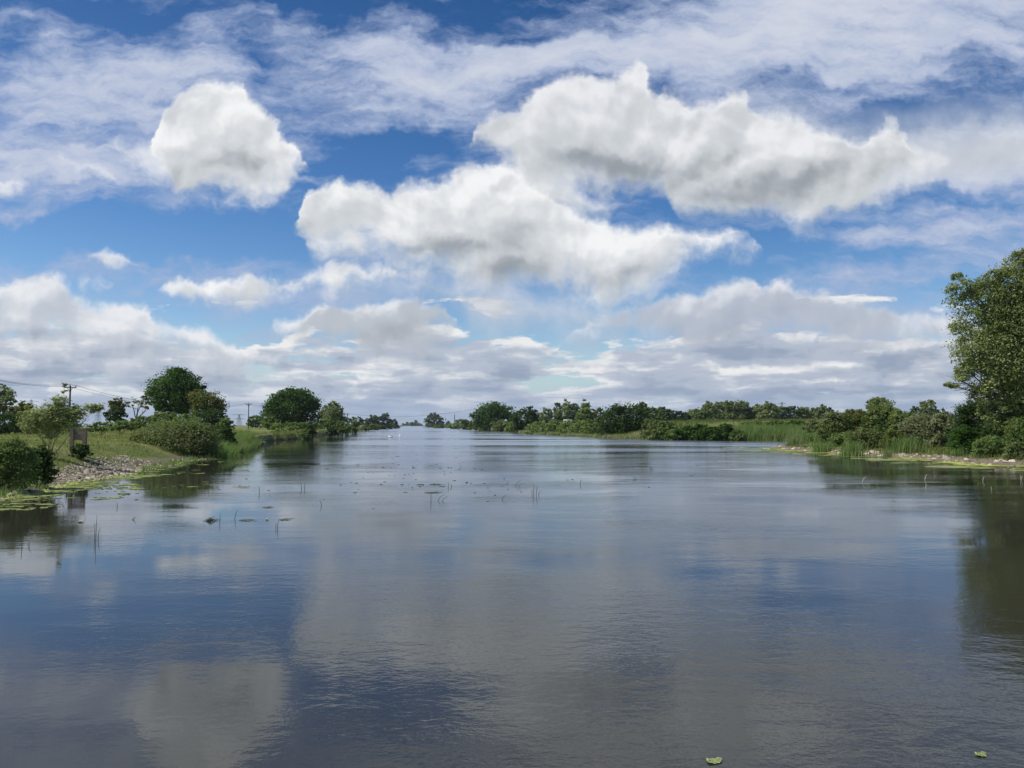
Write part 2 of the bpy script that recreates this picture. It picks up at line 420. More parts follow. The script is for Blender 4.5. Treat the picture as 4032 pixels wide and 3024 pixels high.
M['algae'] = plain('floating_algae', c4(.22, .26, .075), .8, .5, 2.6, .2)
M['algae_bright'] = plain('bright_algae', c4(.34, .37, .095), .8, .4, 1.8, .2)
M['algae_wet'] = plain('wet_algae', c4(.20, .24, .060), .5, .5, 1.2, .4)
M['weed'] = plain('dark_weed', c4(.06, .07, .035), .6, .4, 3)
M['stem'] = plain('stem', c4(.060, .070, .035), .7, .4, 3)
M['stem_pale'] = plain('pale_stem', c4(.42, .40, .28), .7, .3, 3)
M['swan'] = plain('white_feathers', c4(.86, .86, .84), .6, .03, 5)
M['beak'] = plain('orange_beak', c4(.60, .20, .04), .5, .1, 5)
M['white'] = plain('white_panel', c4(.82, .82, .80), .4, .04, 2)
M['glass'] = plain('dark_glass', c4(.03, .035, .04), .1, .1, 2, .8)
M['rubber'] = plain('tyre', c4(.02, .02, .02), .8, .1, 2)
M['concrete'] = plain('bridge_concrete', c4(.09, .09, .09), .9, .1, .3)
M['stone'] = plain('pale_rubble', c4(.36, .285, .22), .9, .45, 1.9, .2)
M['leaf_float'] = plain('floating_leaf', c4(.24, .29, .11), .5, .3, 9)

# ---------------------------------------------------------------- the river's shoreline, in metres
def gd(py):
    b = (H0/2 - py)/FPX
    return -CAM_H*(math.cos(PITCH) - b*math.sin(PITCH))/(math.sin(PITCH) + b*math.cos(PITCH))
def shore(px, py):
    d = gd(py); return (at(px, py, d)[0], d)
LEFT = [(-34, -400), (-30, -20), (-27, 14), (-23.4, 27)] + [shore(*p) for p in
    [(0, 1972), (90, 1956), (181, 1938), (271, 1920), (344, 1902), (452, 1886), (551, 1873), (572, 1852), (633, 1843), (705, 1829), (768, 1814),
     (859, 1805), (954, 1779), (1000, 1762), (1045, 1741), (1092, 1734), (1182, 1727), (1243, 1716), (1352, 1705), (1442, 1694), (1515, 1687), (1562, 1681.4), (1598, 1678)]]
RIGHT = [shore(*p) for p in [(1690, 1678), (1735, 1681.4), (1786, 1685), (1835, 1689), (1907, 1695), (1980, 1700), (2059, 1707), (2142, 1713), (2287, 1721), (2400, 1727),
     (2553, 1730.5), (2698, 1732.5), (2915, 1736), (3074, 1738)]] + [(57, 138), (50.5, 122), (40, 107)] + [shore(*p) for p in
     [(2994, 1766), (3140, 1778), (3303, 1789), (3467, 1799), (3700, 1817), (3863, 1834), (4032, 1840)]] + [(47, 47), (58, 30), (66, -20), (70, -400)]
SHORE = np.array(LEFT + RIGHT)

def sdist(P):
    """signed distance to the shoreline, positive on land"""
    P = np.asarray(P, float); n = len(SHORE)
    best = np.full(len(P), 1e9); inside = np.zeros(len(P), bool)
    for i in range(n):
        a = SHORE[i]; b = SHORE[(i+1) % n]; ab = b-a
        t = np.clip(((P-a)@ab)/(ab@ab), 0, 1)
        best = np.minimum(best, np.hypot(*(P-(a+t[:, None]*ab)).T))
        c = ((a[1] > P[:, 1]) != (b[1] > P[:, 1]))
        with np.errstate(divide='ignore', invalid='ignore'):
            xi = a[0] + (P[:, 1]-a[1])/(b[1]-a[1] if b[1] != a[1] else 1e-9)*ab[0]
        inside ^= c & (P[:, 0] < xi)
    return np.where(inside, -best, best)

def vnoise(P, s, seed=0):
    """value noise on the plan"""
    q = np.asarray(P, float)*s + seed*17.3
    i = np.floor(q).astype(np.int64); f = q-i; f = f*f*(3-2*f)
    def h(a, b):
        k = (a*374761393 + b*668265263 + seed*982451653) & 0x7fffffff
        k = ((k ^ (k >> 13))*1274126177) & 0x7fffffff
        return (k % 10007)/10007.0
    return ((h(i[:, 0], i[:, 1])*(1-f[:, 0]) + h(i[:, 0]+1, i[:, 1])*f[:, 0])*(1-f[:, 1]) +
            (h(i[:, 0], i[:, 1]+1)*(1-f[:, 0]) + h(i[:, 0]+1, i[:, 1]+1)*f[:, 0])*f[:, 1])

def sstep(x, a, b):
    t = np.clip((x-a)/(b-a), 0, 1); return t*t*(3-2*t)

def height(P):
    P = np.asarray(P, float).reshape(-1, 2); d = sdist(P)
    x, y = P[:, 0], P[:, 1]
    d = d + (vnoise(P, .45, 3)-.5)*1.1*sstep(d, -3, 1)
    right = x > -8 - 0.135*y
    z = np.where(d < 0, np.maximum(-1.3, d*0.22), 0)
    stony = sstep(y, 33, 37)*(1-sstep(y, 56, 64))
    beach_l = (0.40*sstep(d, 0, 4.0) + 1.20*sstep(d, 2.6, 8))*stony + (1.57*sstep(d, .2, 7))*(1-stony) + 0.35*sstep(d, 12, 70)
    steep_l = 1.35*sstep(d, 0.05, 0.9) + 0.55*sstep(d, 2, 40)
    k = sstep(y, 70, 110)
    zl = beach_l*(1-k) + steep_l*k
    flat_r = 0.35*sstep(d, 0, 2.2) + 0.65*sstep(d, 1.8, 9) + 0.8*sstep(d, 14, 40)
    levee = 0.55*sstep(d, 0, 3) + 1.7*sstep(d, 2, 14) + 2.0*sstep(d, 12, 36)
    k = sstep(y, 108, 150)
    zr = flat_r*(1-k) + levee*k
    far = sstep(np.hypot(x, y), 500, 1400)
    zr = zr*(1-far) + 1.3*sstep(d, 0, 8)*far
    land = np.where(right, zr, zl)
    bump = (vnoise(P, .25, 1)-.5)*.22 + (vnoise(P, .9, 2)-.5)*.12
    return np.where(d > 0, land + bump*sstep(d, .6, 5), z)

def hz(x, y): return float(height([(x, y)])[0])

# ---------------------------------------------------------------- ground: one sheet out to the horizon
ang = np.concatenate([np.linspace(-180, -46, 60, endpoint=False), np.linspace(-46, 46, 760), np.linspace(46, 180, 60)[1:-1]])
rad = np.concatenate([[0.5], np.geomspace(4, 26, 14, endpoint=False), np.geomspace(26, 330, 250, endpoint=False), np.geomspace(330, 9000, 60)])
A_, R_ = np.meshgrid(np.radians(ang), rad)
PX = (R_*np.sin(A_)).ravel(); PY = (R_*np.cos(A_)).ravel()
PZ = height(np.c_[PX, PY])
na, nr = len(ang), len(rad)
ii, jj = np.meshgrid(np.arange(nr-1), np.arange(na), indexing='ij')
gf = np.stack([ii*na+jj, ii*na+(jj+1) % na, (ii+1)*na+(jj+1) % na, (ii+1)*na+jj], -1).reshape(-1, 4)

m, n, out = new_mat('meadow_and_shore')
p = n.node('ShaderNodeBsdfPrincipled')
pos = n.node('ShaderNodeNewGeometry').outputs['Position']
sp = n.node('ShaderNodeSeparateXYZ'); n.put(sp.inputs[0], pos)
n1 = n.noise(pos, .12, 5, .6, dim='3D'); n2 = n.noise(pos, 1.3, 5, .65, dim='3D'); n3 = n.noise(pos, 9, 4, .7, dim='3D')
g = n.mix(n.sm(n1, .38, .62), c4(.12, .155, .042), c4(.22, .22, .085))
g = n.mix(n.sm(n2, .40, .68, 0, .7), g, c4(.055, .085, .02))
g = n.mix(n.sm(n3, .5, .75, 0, .5), g, c4(.20, .18, .085))
mud = n.mix(n.sm(n3, .4, .6), c4(.13, .105, .075), c4(.24, .195, .145))
mud = n.mix(n.sm(n2, .45, .7, 0, .6), mud, c4(.11, .10, .055))
mud = n.mix(n.sm(sp.outputs[1], 108, 130), mud, n.mix(n.sm(n3, .4, .6), c4(.035, .028, .018), c4(.09, .075, .045)))
zz_ = n.m('ADD', sp.outputs[2], n.m('MULTIPLY_ADD', n2, .5, -.25))
g = n.mix(n.sm(zz_, .46, .30), g, mud)
g = n.mix(n.sm(zz_, .10, .02), g, c4(.10, .12, .035))
n.put(p.inputs['Base Color'], g); p.inputs['Roughness'].default_value = .95
p.inputs['Specular IOR Level'].default_value = .1
bu = n.node('ShaderNodeBump'); bu.inputs['Distance'].default_value = .06; n.put(bu.inputs['Height'], n3)
n.put(p.inputs['Normal'], bu.outputs[0])
n.put(out.inputs[0], p.outputs[0]); M['ground'] = m
ground = mesh_obj('ground', np.c_[PX, PY, PZ], gf, m, smooth=True); tag(ground, kind='structure')

# ---------------------------------------------------------------- water
m, n, out = new_mat('river_water')
pos = n.node('ShaderNodeNewGeometry').outputs['Position']
sp = n.node('ShaderNodeSeparateXYZ'); n.put(sp.inputs[0], pos)
# sheltered water under the left bank, wind on the rest of the river
lee = n.m('ADD', sp.outputs[0], n.m('MULTIPLY', sp.outputs[1], 0.19))
lee = n.m('ADD', lee, n.m('MULTIPLY_ADD', n.noise(pos, .05, 3, .5, dim='3D'), 14, -7))
windy = n.sm(lee, -15, 4)
streak = n.noise(n.vm('MULTIPLY', pos, (.012, .05, 1)), 1.0, 4, .6, dim='3D')
gust = n.noise(n.vm('MULTIPLY', pos, (.06, .12, 1)), 1.0, 3, .6, dim='3D')
farw = n.sm(sp.outputs[1], 25, 130)
rf = n.m('ADD', n.m('MULTIPLY', n.m('MULTIPLY', windy, farw), n.sm(streak, .36, .56, .07, .20)), n.sm(streak, .45, .65, .012, .04))
w1 = n.noise(n.vm('MULTIPLY', pos, (2.4, 3.8, 1)), 1.0, 3, .55, dist=.4, dim='3D')
w2 = n.noise(n.vm('MULTIPLY', pos, (8.0, 12.5, 1)), 1.0, 3, .6, dist=.3, dim='3D')
w3 = n.noise(n.vm('MULTIPLY', pos, (.35, .8, 1)), 1.0, 2, .5, dim='3D')
h = n.m('ADD', n.m('MULTIPLY', w1, .020), n.m('ADD', n.m('MULTIPLY', w2, .0075), n.m('MULTIPLY', w3, .03)))
h = n.m('MULTIPLY', h, n.m('ADD', n.m('MULTIPLY', n.sm(gust,   .38, .64, .22, 2.2), n.m('MULTIPLY_ADD', windy, .75, .25)), 0.0))
h = n.m('MULTIPLY', h, .27)
bu = n.node('ShaderNodeBump'); bu.inputs['Distance'].default_value = 1.0; bu.inputs['Strength'].default_value = 1.0
n.put(bu.inputs['Height'], h)
gl = n.node('ShaderNodeBsdfGlossy'); n.put(gl.inputs['Roughness'], rf); n.put(gl.inputs['Normal'], bu.outputs[0])
gl.inputs['Color'].default_value = (.84, .89, .95, 1)
df = n.node('ShaderNodeBsdfDiffuse'); df.inputs['Color'].default_value = (.030, .029, .021, 1)
fr = n.node('ShaderNodeFresnel'); fr.inputs['IOR'].default_value = 1.5; n.put(fr.inputs['Normal'], bu.outputs[0])
mx = n.node('ShaderNodeMixShader'); n.put(mx.inputs[0], fr.outputs[0]); n.put(mx.inputs[1], df.outputs[0]); n.put(mx.inputs[2], gl.outputs[0])
n.put(out.inputs[0], mx.outputs[0]); M['water'] = m
wv = [(-1200, -500, 0), (300, -500, 0), (300, 2700, 0), (-1200, 2700, 0)]
water = mesh_obj('water', wv, [(0, 1, 2, 3)], m); tag(water, kind='structure')

# ---------------------------------------------------------------- foliage
def leaves(centres, rad, n, size, r, elong=1.5, up=.5, wind=None, cl=None, shell=.75, flat=1.0):
    """leaf faces gathered in sprays over a set of ellipsoids; centres (k,3), rad (k,3)"""
    centres = np.asarray(centres, float); rad = np.asarray(rad, float); k = len(centres)
    wgt = (rad[:, 0]*rad[:, 2])**.9 + 1e-9; wgt /= wgt.sum()
    ncl = cl or max(8, n//22)
    li = r.choice(k, ncl, p=wgt)
    dr = r.normal(size=(ncl, 3)); dr /= np.linalg.norm(dr, axis=1)[:, None]
    rr = np.where(r.random(ncl) < shell, r.uniform(.72, 1.02, ncl), r.uniform(.2, .8, ncl))
    cc = centres[li] + dr*rad[li]*rr[:, None]
    csz = rad[li].mean(1)*r.uniform(.12, .30, ncl)
    ci = r.integers(0, ncl, n)
    off = np.clip(r.normal(size=(n, 3)), -1.9, 1.9)*np.array([1, 1, .6*flat])
    pts = cc[ci] + off*csz[ci][:, None]
    if wind is not None: pts += np.abs(off[:, :1])*csz[ci][:, None]*np.array(wind)
    nm = dr[ci]*.7 + np.array([0, 0, up]) + r.normal(size=(n, 3))*.75
    nm /= np.linalg.norm(nm, axis=1)[:, None]
    t = r.normal(size=(n, 3)) + (np.array(wind)*2.5 if wind is not None else 0)
    t -= nm*(t*nm).sum(1)[:, None]; t /= np.linalg.norm(t, axis=1)[:, None] + 1e-9
    b = np.cross(nm, t)
    s = size*r.uniform(.55, 1.35, n)[:, None]
    a = t*s*elong*.5; b = b*s*.5
    v = np.stack([pts-a, pts+b*.9-a*.1, pts+a, pts-b*.9+a*.15], 1).reshape(-1, 3)
    f = np.arange(4*n).reshape(n, 4)
    tint = np.clip(r.random(ncl)[ci]*.55 + r.random(n)*.55 - .05, 0, 1)
    return v, f, tint

def leaf_obj(name, v, f, tint, mat, parent, loc):
    o = mesh_obj(name, v, f, mat, parent, loc=loc)
    a = o.data.attributes.new('tint', 'FLOAT', 'FACE'); a.data.foreach_set('value', np.asarray(tint, np.float32))
    return o

def auto_lobes(px, py, rx, ry, k, r, tree=False):
    L = [(px, py-ry*.05, rx*.74, ry*.80)]
    for i in range(k):
        a = math.pi*(-.05 + 1.10*(i+.5)/k) + r.uniform(-.2, .2)
        q = r.uniform(.56, .80)
        s = r.uniform(.22, .44)
        L.append((px + math.cos(a)*rx*q, py - math.sin(a)*ry*q, rx*s, ry*s*1.05))
    w = .40 if tree else .52
    for f in ((-.5, .5) if tree else (-.62, -.1, .5)):
        L.append((px + rx*f, py + ry*(.42 if tree else .55), rx*w, ry*(.45 if tree else .55)))
    return L

def plant(name, label, cat, d, lobes, mat, base=None, group=None, dens=1.0, leafpx=1.5, trunk=None, stems=0, seed=0, elong=1.5,
          wind=None, shell=.75, up=.5, deep=1.0, bark='bark', part='crown', limb=1.0, gaps=1.0, clump=22, stempart=None):
    """a tree or bush d metres away: a tapered trunk or stems with limbs, and leaf sprays over its lobes.
       lobes: (px, py, rx, ry[, dd]) in picture units, turned into real ellipsoids"""
    r = np.random.default_rng(seed*101 + int(abs(lobes[0][0])) + int(d))
    C, R, area = [], [], 0
    for l in lobes:
        dd = l[4] if len(l) > 4 else r.uniform(-.35, .35)*l[2]/FPX*d*deep
        c = at(l[0], l[1], d+dd); k = (d+dd)/FPX
        C.append(tuple(c)); R.append((l[2]*k, (l[2]*.6+l[3]*.4)*k*deep, l[3]*k)); area += l[2]*l[3]*math.pi/15.5
    C = np.array(C); R = np.array(R)
    if base is None: base = lobes[0][0]
    bx = at(base, HORIZON, d)[0]; bz = hz(bx, d)
    root = empty(name, (bx, d, bz), label, cat, group)
    size = max(.05, d/739*leafpx)
    n = int(min(30000 if name != 'willow_tree' else 120000, max(500, dens*4.2*area/(leafpx**2*.55))))
    v, f, t = leaves(C, R, n, size, r, elong=elong, wind=wind, shell=shell, up=up, cl=max(10, int(n/clump)))
    vc = v.reshape(-1, 4, 3)[:, 0]; keep = np.ones(len(vc), bool); low = vc[:, 2] < 5
    keep[low] = vc[low, 2] > np.maximum(height(vc[low, :2]), 0) + .02
    v = v.reshape(-1, 4, 3)[keep].reshape(-1, 3); t = t[keep]; f = np.arange(len(v)).reshape(-1, 4)
    loc = np.array((bx, d, bz))
    leaf_obj(part, v - loc, f, t, M[mat], root, None)
    mb = MB()
    def arm(p0, p1, r0, r1, k=4, bend=.12):
        p0, p1 = Vector(p0), Vector(p1); L = (p1-p0).length; pts = []; rs = []
        for i in range(k+1):
            q = i/k; p = p0.lerp(p1, q)
            if 0 < i < k: p += Vector(r.normal(size=3))*L*bend*.35
            p.z += math.sin(q*math.pi)*L*bend*.4
            pts.append(p); rs.append(r0*(1-q)+r1*q)
        mb.tube(pts, rs, 6); return pts
    rel = [Vector(c - loc) for c in C]
    if trunk:
        tr, th = trunk      # radius, height to the fork
        top = Vector((r.uniform(-.1, .1)*th, 0, th)); cen = Vector((rel[0].x, rel[0].y, top.z)); top = top.lerp(cen, .35)
        mb.tube([(0, 0, -.3), (0, 0, .1*th), top*.55, top], [tr*1.35, tr*1.05, tr*.9, tr*.78], 8)
        for i, c in enumerate(rel):
            pts = arm(top, c, tr*.55*limb, tr*.14*limb)
            for q in range(3):
                e = c + Vector(r.normal(size=3)*.62*R[i])
                arm(pts[2+q % 2], e, tr*.20*limb, tr*.05*limb, 3)
    for i in range(stems):
        j = i % len(rel); s0 = Vector((r.uniform(-.25, .25)*R[0][0], r.uniform(-.2, .2)*R[0][1], -.15))
        w = max(.02, d/739*.22)*limb
        pts = arm(s0, rel[j] + Vector(r.normal(size=3)*.35*R[j]), w*1.3, w*.5)
    if mb.v: mb.build(stempart or ('trunk' if trunk else 'stem'), M[bark], root, smooth=True)
    return root

def bush(label, px, ytop, hw, ybot, d, mat, k=6, group=None, name='bush', cat='bush', **kw):
    py = (ytop+ybot)/2; ry = (ybot-ytop)/2
    r = np.random.default_rng(int(px*7+d))
    kw.setdefault('stems', 5)
    return plant(name, label, cat, d, auto_lobes(px, py, hw, ry, k, r), mat, group=group, part='foliage', **kw)

def rtree(label, px, ytop, hw, ybot, d, mat, k=7, group=None, name='tree', cat='tree', tr=.3, **kw):
    if d > 250: ybot += 14
    py = (ytop+ybot)/2; ry = (ybot-ytop)/2
    r = np.random.default_rng(int(px*5+d))
    return plant(name, label, cat, d, auto_lobes(px, py, hw, ry, k, r, d < 250), mat, group=group, trunk=(tr, max(1.0, (ybot-ytop)*.25*d/FPX)), **kw)

WIND = (1.0, 0, .05)
# --- left bank, near to far
bush('dark bramble bush at the left edge right above the shore', 20, 1732, 105, 1915, 34.5, 'mid', k=9, seed=1, leafpx=1.6, dens=.95, name='bramble_bush')
bush('small dark bramble bush between the leftmost bramble and the pebble beach', 158, 1752, 58, 1890, 37, 'dark', k=6, seed=2, leafpx=1.8, dens=1.3, name='bramble_bush')
plant('young_willow', 'young windblown willow with pale leaves and bare lower stems in front of the wooden sign', 'tree', 49,
      [(190, 1690, 62, 38), (125, 1658, 50, 48), (205, 1612, 42, 40), (165, 1640, 50, 40), (255, 1650, 55, 50), (235, 1590, 34, 34) , (296, 1630, 36, 34), (350, 1606, 34, 20), (378, 1604, 26, 14),
       (250, 1535, 7, 26), (105, 1625, 26, 26)],
      'willow_pale', base=190, dens=.42, leafpx=1.15, stems=11, seed=3, elong=3.2, wind=WIND, shell=.6, bark='bark_pale', limb=.75, clump=16)
bush('low dark shrub growing around the feet of the wooden sign', 318, 1744, 42, 1798, 52.6, 'dark', k=4, seed=4, leafpx=1.5, stems=3, name='low_shrub', cat='shrub')
rtree('pale grey leaved tree cut by the left edge behind the dark hedge', 0, 1512, 52, 1640, 150, 'grey', seed=5, dens=.75)
bush('dark rounded thorn bush at the left edge behind the young willow', 20, 1622, 75, 1708, 104, 'dark', k=5, seed=6)
bush('brownish dark hedge bush with a flat top behind the young willow', 100, 1588, 62, 1700, 112, 'olive', k=6, seed=7)
bush('green bush half hidden behind the windblown willow', 235, 1600, 60, 1690, 118, 'dark', k=5, seed=71)
# scrub behind the meadow
for i, (px, yt, hw, yb, d, mt, lab) in enumerate([
        (400, 1662, 50, 1695, 112, 'mid', 'low bramble patch just right of the wooden sign at the meadow edge'),
        (480, 1655, 55, 1692, 118, 'green', 'low green bramble patch below the flat topped thorn tree'),
        (570, 1640, 60, 1690, 120, 'mid', 'bramble patch below the bare leaning tree'),
        (655, 1622, 60, 1680, 128, 'mid', 'taller bramble thicket below the left half of the big oak'),
        (735, 1628, 50, 1690, 126, 'green', 'bramble thicket under the right half of the big oak'),
        (640, 1655, 70, 1700, 108, 'bramble', 'greyish bramble patch just above the large waterside bush')]):
    bush(lab, px, yt, hw, yb, d, mt, k=5, seed=10+i, group='brambles along the back of the left meadow', name='bramble_patch')
rtree('flat topped half bare thorn tree at the left of the big oak', 462, 1568, 42, 1622, 165, 'olive', seed=20, dens=.8, tr=.3)
bush('dark ivy covered bush under the flat topped thorn tree', 455, 1610, 42, 1662, 160, 'dark', seed=21)
plant('bare_tree', 'thin bare windswept tree leaning right next to the big oak', 'tree', 160,
      [(548, 1582, 32, 16), (575, 1600, 18, 18), (520, 1595, 14, 16), (560, 1566, 20, 7)], 'olive', base=535, dens=.38, leafpx=1.2, trunk=(.2, 2.4), seed=22, limb=1.3)
plant('oak_tree', 'big dark green oak with a domed crown, tallest on the left bank', 'tree', 170,
      [(690, 1545, 82, 78), (645, 1520, 52, 46), (700, 1490, 56, 40), (745, 1520, 50, 46), (610, 1560, 36, 34), (770, 1560, 36, 44), (650, 1590, 44, 34), (735, 1600, 48, 34), (596, 1538, 26, 16), (700, 1465, 36, 18), (785, 1530, 22, 24), (690, 1610, 60, 22)],
      'oak', base=690, dens=1.05, leafpx=1.5, trunk=(.55, 4.0), seed=23, bark='bark')
plant('hawthorn_tree', 'olive brown hawthorn standing in front of the right side of the big oak', 'tree', 150,
      [(815, 1590, 58, 46), (780, 1565, 34, 30), (835, 1570, 36, 28), (860, 1605, 30, 32), (790, 1610, 36, 34), (770, 1545, 18, 12)],
      'olive', base=815, dens=.85, leafpx=1.4, trunk=(.3, 2.4), seed=24)
bush('dark bush under the hawthorn sloping down to the right', 820, 1610, 78, 1695, 142, 'dark', seed=25)
bush('small dark bush at the right foot of the hawthorn', 888, 1640, 34, 1698, 138, 'mid', seed=26)
plant('bush', 'very large rounded olive bush at the waterside below the big oak', 'bush', 72,
      [(690, 1740, 120, 66), (600, 1722, 70, 44), (660, 1695, 70, 34), (745, 1695, 66, 38), (800, 1735, 60, 62), (560, 1722, 44, 26), (640, 1770, 74, 42), (730, 1775, 76, 44), (810, 1770, 46, 36)],
      'bramble', base=700, dens=1.15, leafpx=1.35, stems=9, seed=27, part='foliage')
bush('dark waterside bush tucked behind the right end of the very large bush', 875, 1680, 54, 1758, 84, 'dark', k=6, seed=28)
# beyond the reeds on the left
for i, (px, yt, hw, yb, d, mt, lab) in enumerate([
        (990, 1655, 26, 1680, 330, 'far', 'low hedge bush at the foot of the middle telegraph pole'),
        (1010, 1630, 28, 1678, 300, 'mid', 'small peaked tree between the middle telegraph pole and the round tree'),
        (1060, 1640, 40, 1682, 255, 'mid', 'bush below the left edge of the round tree'),
        (1110, 1660, 42, 1690, 225, 'mid', 'low bush in front of the round tree'),
        (1165, 1658, 34, 1692, 220, 'green', 'small pale bush in front of the round tree trunk'),
        (1215, 1660, 30, 1690, 215, 'mid', 'bush in front of the right edge of the round tree'),
        (1120, 1682, 62, 1718, 180, 'green', 'flat green bush above the undercut bank'),
        (1225, 1668, 24, 1722, 172, 'dark', 'narrow dark waterside bush at the end of the undercut bank'),
        (1205, 1688, 26, 1726, 168, 'mid', 'dark waterside bush overhanging the undercut bank'),
        (1310, 1678, 26, 1712, 205, 'dark', 'very dark block shaped bush at the waterline beyond the undercut bank'),
        (1290, 1650, 58, 1688, 290, 'mid', 'wide bush joined below the second round tree'),
        (1350, 1656, 28, 1709, 240, 'mid', 'tall waterside bush just right of the second round tree'),
        (1390, 1660, 24, 1702, 290, 'mid', 'bushy clump on the left waterline after the second round tree'),
        (1405, 1642, 38, 1676, 520, 'far', 'dark distant tree clump behind the left waterline'),
        (1445, 1664, 26, 1693, 400, 'mid', 'low waterside bush before the far left willow group'),
        (1478, 1670, 22, 1690, 480, 'mid', 'smallest waterside bush under the far left willow group')]):
    bush(lab, px, yt, hw, yb, d, mt, k=5, seed=30+i, group='bushes along the left waterline', name='bush')
rtree('large round dark green tree standing alone on the left bank', 1150, 1530, 106, 1672, 262, 'oak', k=9, seed=50, tr=.6, name='round_tree', dens=1.25)
rtree('second smaller round tree with grey leaves right of the large round one', 1308, 1583, 54, 1668, 310, 'grey', k=8, seed=51, tr=.4, name='round_tree')
rtree('left tree of the far left waterside willow group', 1472, 1634, 30, 1682, 600, 'far', seed=52, group='far willows at the left bank')
rtree('tallest tree of the far left waterside willow group', 1512, 1630, 32, 1686, 610, 'far', seed=53, group='far willows at the left bank')
rtree('right tree of the far left waterside willow group sloping to the water', 1545, 1650, 28, 1682, 760, 'far', seed=54, group='far willows at the left bank')
# the far end of the river
bush('faint low tree clump left of the far bridge centre', 1618, 1664, 36, 1680, 2450, 'far', k=5, seed=60, name='distant_trees', stems=0)
bush('faint domed tree behind the far bridge', 1645, 1654, 20, 1679, 2450, 'far', k=4, seed=61, name='distant_tree', cat='tree', stems=0)
rtree('lone domed tree on the far right waterline', 1710, 1628, 42, 1684, 1150, 'far', k=8, seed=62, tr=1.0)
bush('tiny round far tree beside the thin far pole', 1764, 1659, 10, 1676, 1400, 'far', k=3, seed=63, name='distant_tree', cat='tree', stems=0)
bush('tiny far tree between the two right bank poles', 1801, 1652, 9, 1674, 1400, 'far', k=3, seed=64, name='distant_tree', cat='tree', stems=0)
# --- right bank, far to near
for i, (px, yt, hw, yb, d, mt, lab) in enumerate([
        (1735, 1668, 30, 1686, 800, 'mid', 'farthest low scrub on the right waterline'),
        (1785, 1666, 34, 1688, 640, 'green', 'low reedy scrub under the thin far pole'),
        (1832, 1650, 28, 1690, 560, 'mid', 'dark rounded scrub left of the tall right bank pole'),
        (1875, 1655, 30, 1696, 480, 'mid', 'scrub at the left foot of the big far right tree'),
        (1920, 1645, 40, 1696, 430, 'mid', 'dense scrub in front of the big far right tree'),
        (1975, 1655, 40, 1700, 370, 'bramble', 'greyish scrub in front of the right flank of the big far right tree'),
        (2025, 1655, 34, 1704, 330, 'green', 'light green scrub left of the smooth dome shaped bush'),
        (2120, 1660, 50, 1720, 262, 'green', 'bright bank scrub just right of the smooth dome shaped bush'),
        (2190, 1658, 50, 1724, 240, 'mid', 'bank scrub below the poplars'),
        (2255, 1659, 56, 1728, 222, 'green', 'bank scrub below the white caravan'),
        (2330, 1655, 52, 1732, 208, 'mid', 'bank scrub left of the big dark waterside bush')]):
    bush(lab, px, yt, hw, yb, d, mt, k=6, seed=70+i, group='scrub along the far right bank', name='bank_scrub', dens=1.2, deep=1.5)
plant('tree', 'big rounded tree on the far right bank with a stepped right shoulder', 'tree', 405,
      [(1925, 1635, 62, 44), (1935, 1610, 46, 28), (1995, 1635, 40, 34), (1885, 1650, 34, 34), (1965, 1620, 40, 30)], 'oak', base=1930, trunk=(.7, 4), seed=82)
bush('smooth dome shaped dark bush right at the far right waterline', 2068, 1604, 54, 1706, 312, 'dark', k=8, seed=83)
rtree('grey windblown tree behind the smooth dome shaped bush', 2150, 1600, 26, 1662, 430, 'grey', seed=84, tr=.4)
rtree('low grey tree between the dome shaped bush and the windblown tree', 2122, 1622, 20, 1664, 440, 'grey', seed=85, tr=.3)
for i, (px, yt, hw, yb, d, mt, lab) in enumerate([
        (2194, 1578, 17, 1660, 430, 'grey', 'leftmost slim poplar of the group behind the white caravan'),
        (2232, 1577, 22, 1660, 450, 'grey', 'second poplar from the left behind the white caravan'),
        (2262, 1586, 28, 1668, 420, 'far', 'broad dark poplar right above the white caravan'),
        (2305, 1579, 22, 1650, 460, 'grey', 'rightmost open topped poplar of the group'),
        (2204, 1625, 14, 1662, 360, 'oak', 'small dark tree under the leftmost poplar')]):
    rtree(lab, px, yt, hw, yb, d, mt, k=8, seed=90+i, group='poplars behind the right bank', name='poplar_tree', tr=.35)
bush('bright green rounded bush in front of the rightmost poplar', 2302, 1606, 38, 1668, 262, 'green', seed=96)
bush('olive tree clump left of the big dark waterside bush', 2362, 1603, 34, 1668, 275, 'olive', seed=97)
plant('bush', 'big dark two headed bush at the waterline on the far right bank', 'bush', 188,
      [(2440, 1660, 62, 62), (2505, 1650, 54, 62), (2430, 1615, 36, 24), (2518, 1608, 38, 24), (2395, 1690, 44, 36), (2470, 1695, 60, 32), (2530, 1680, 36, 40)],
      'dark', base=2450, dens=1.1, leafpx=1.4, stems=6, seed=98, part='foliage')
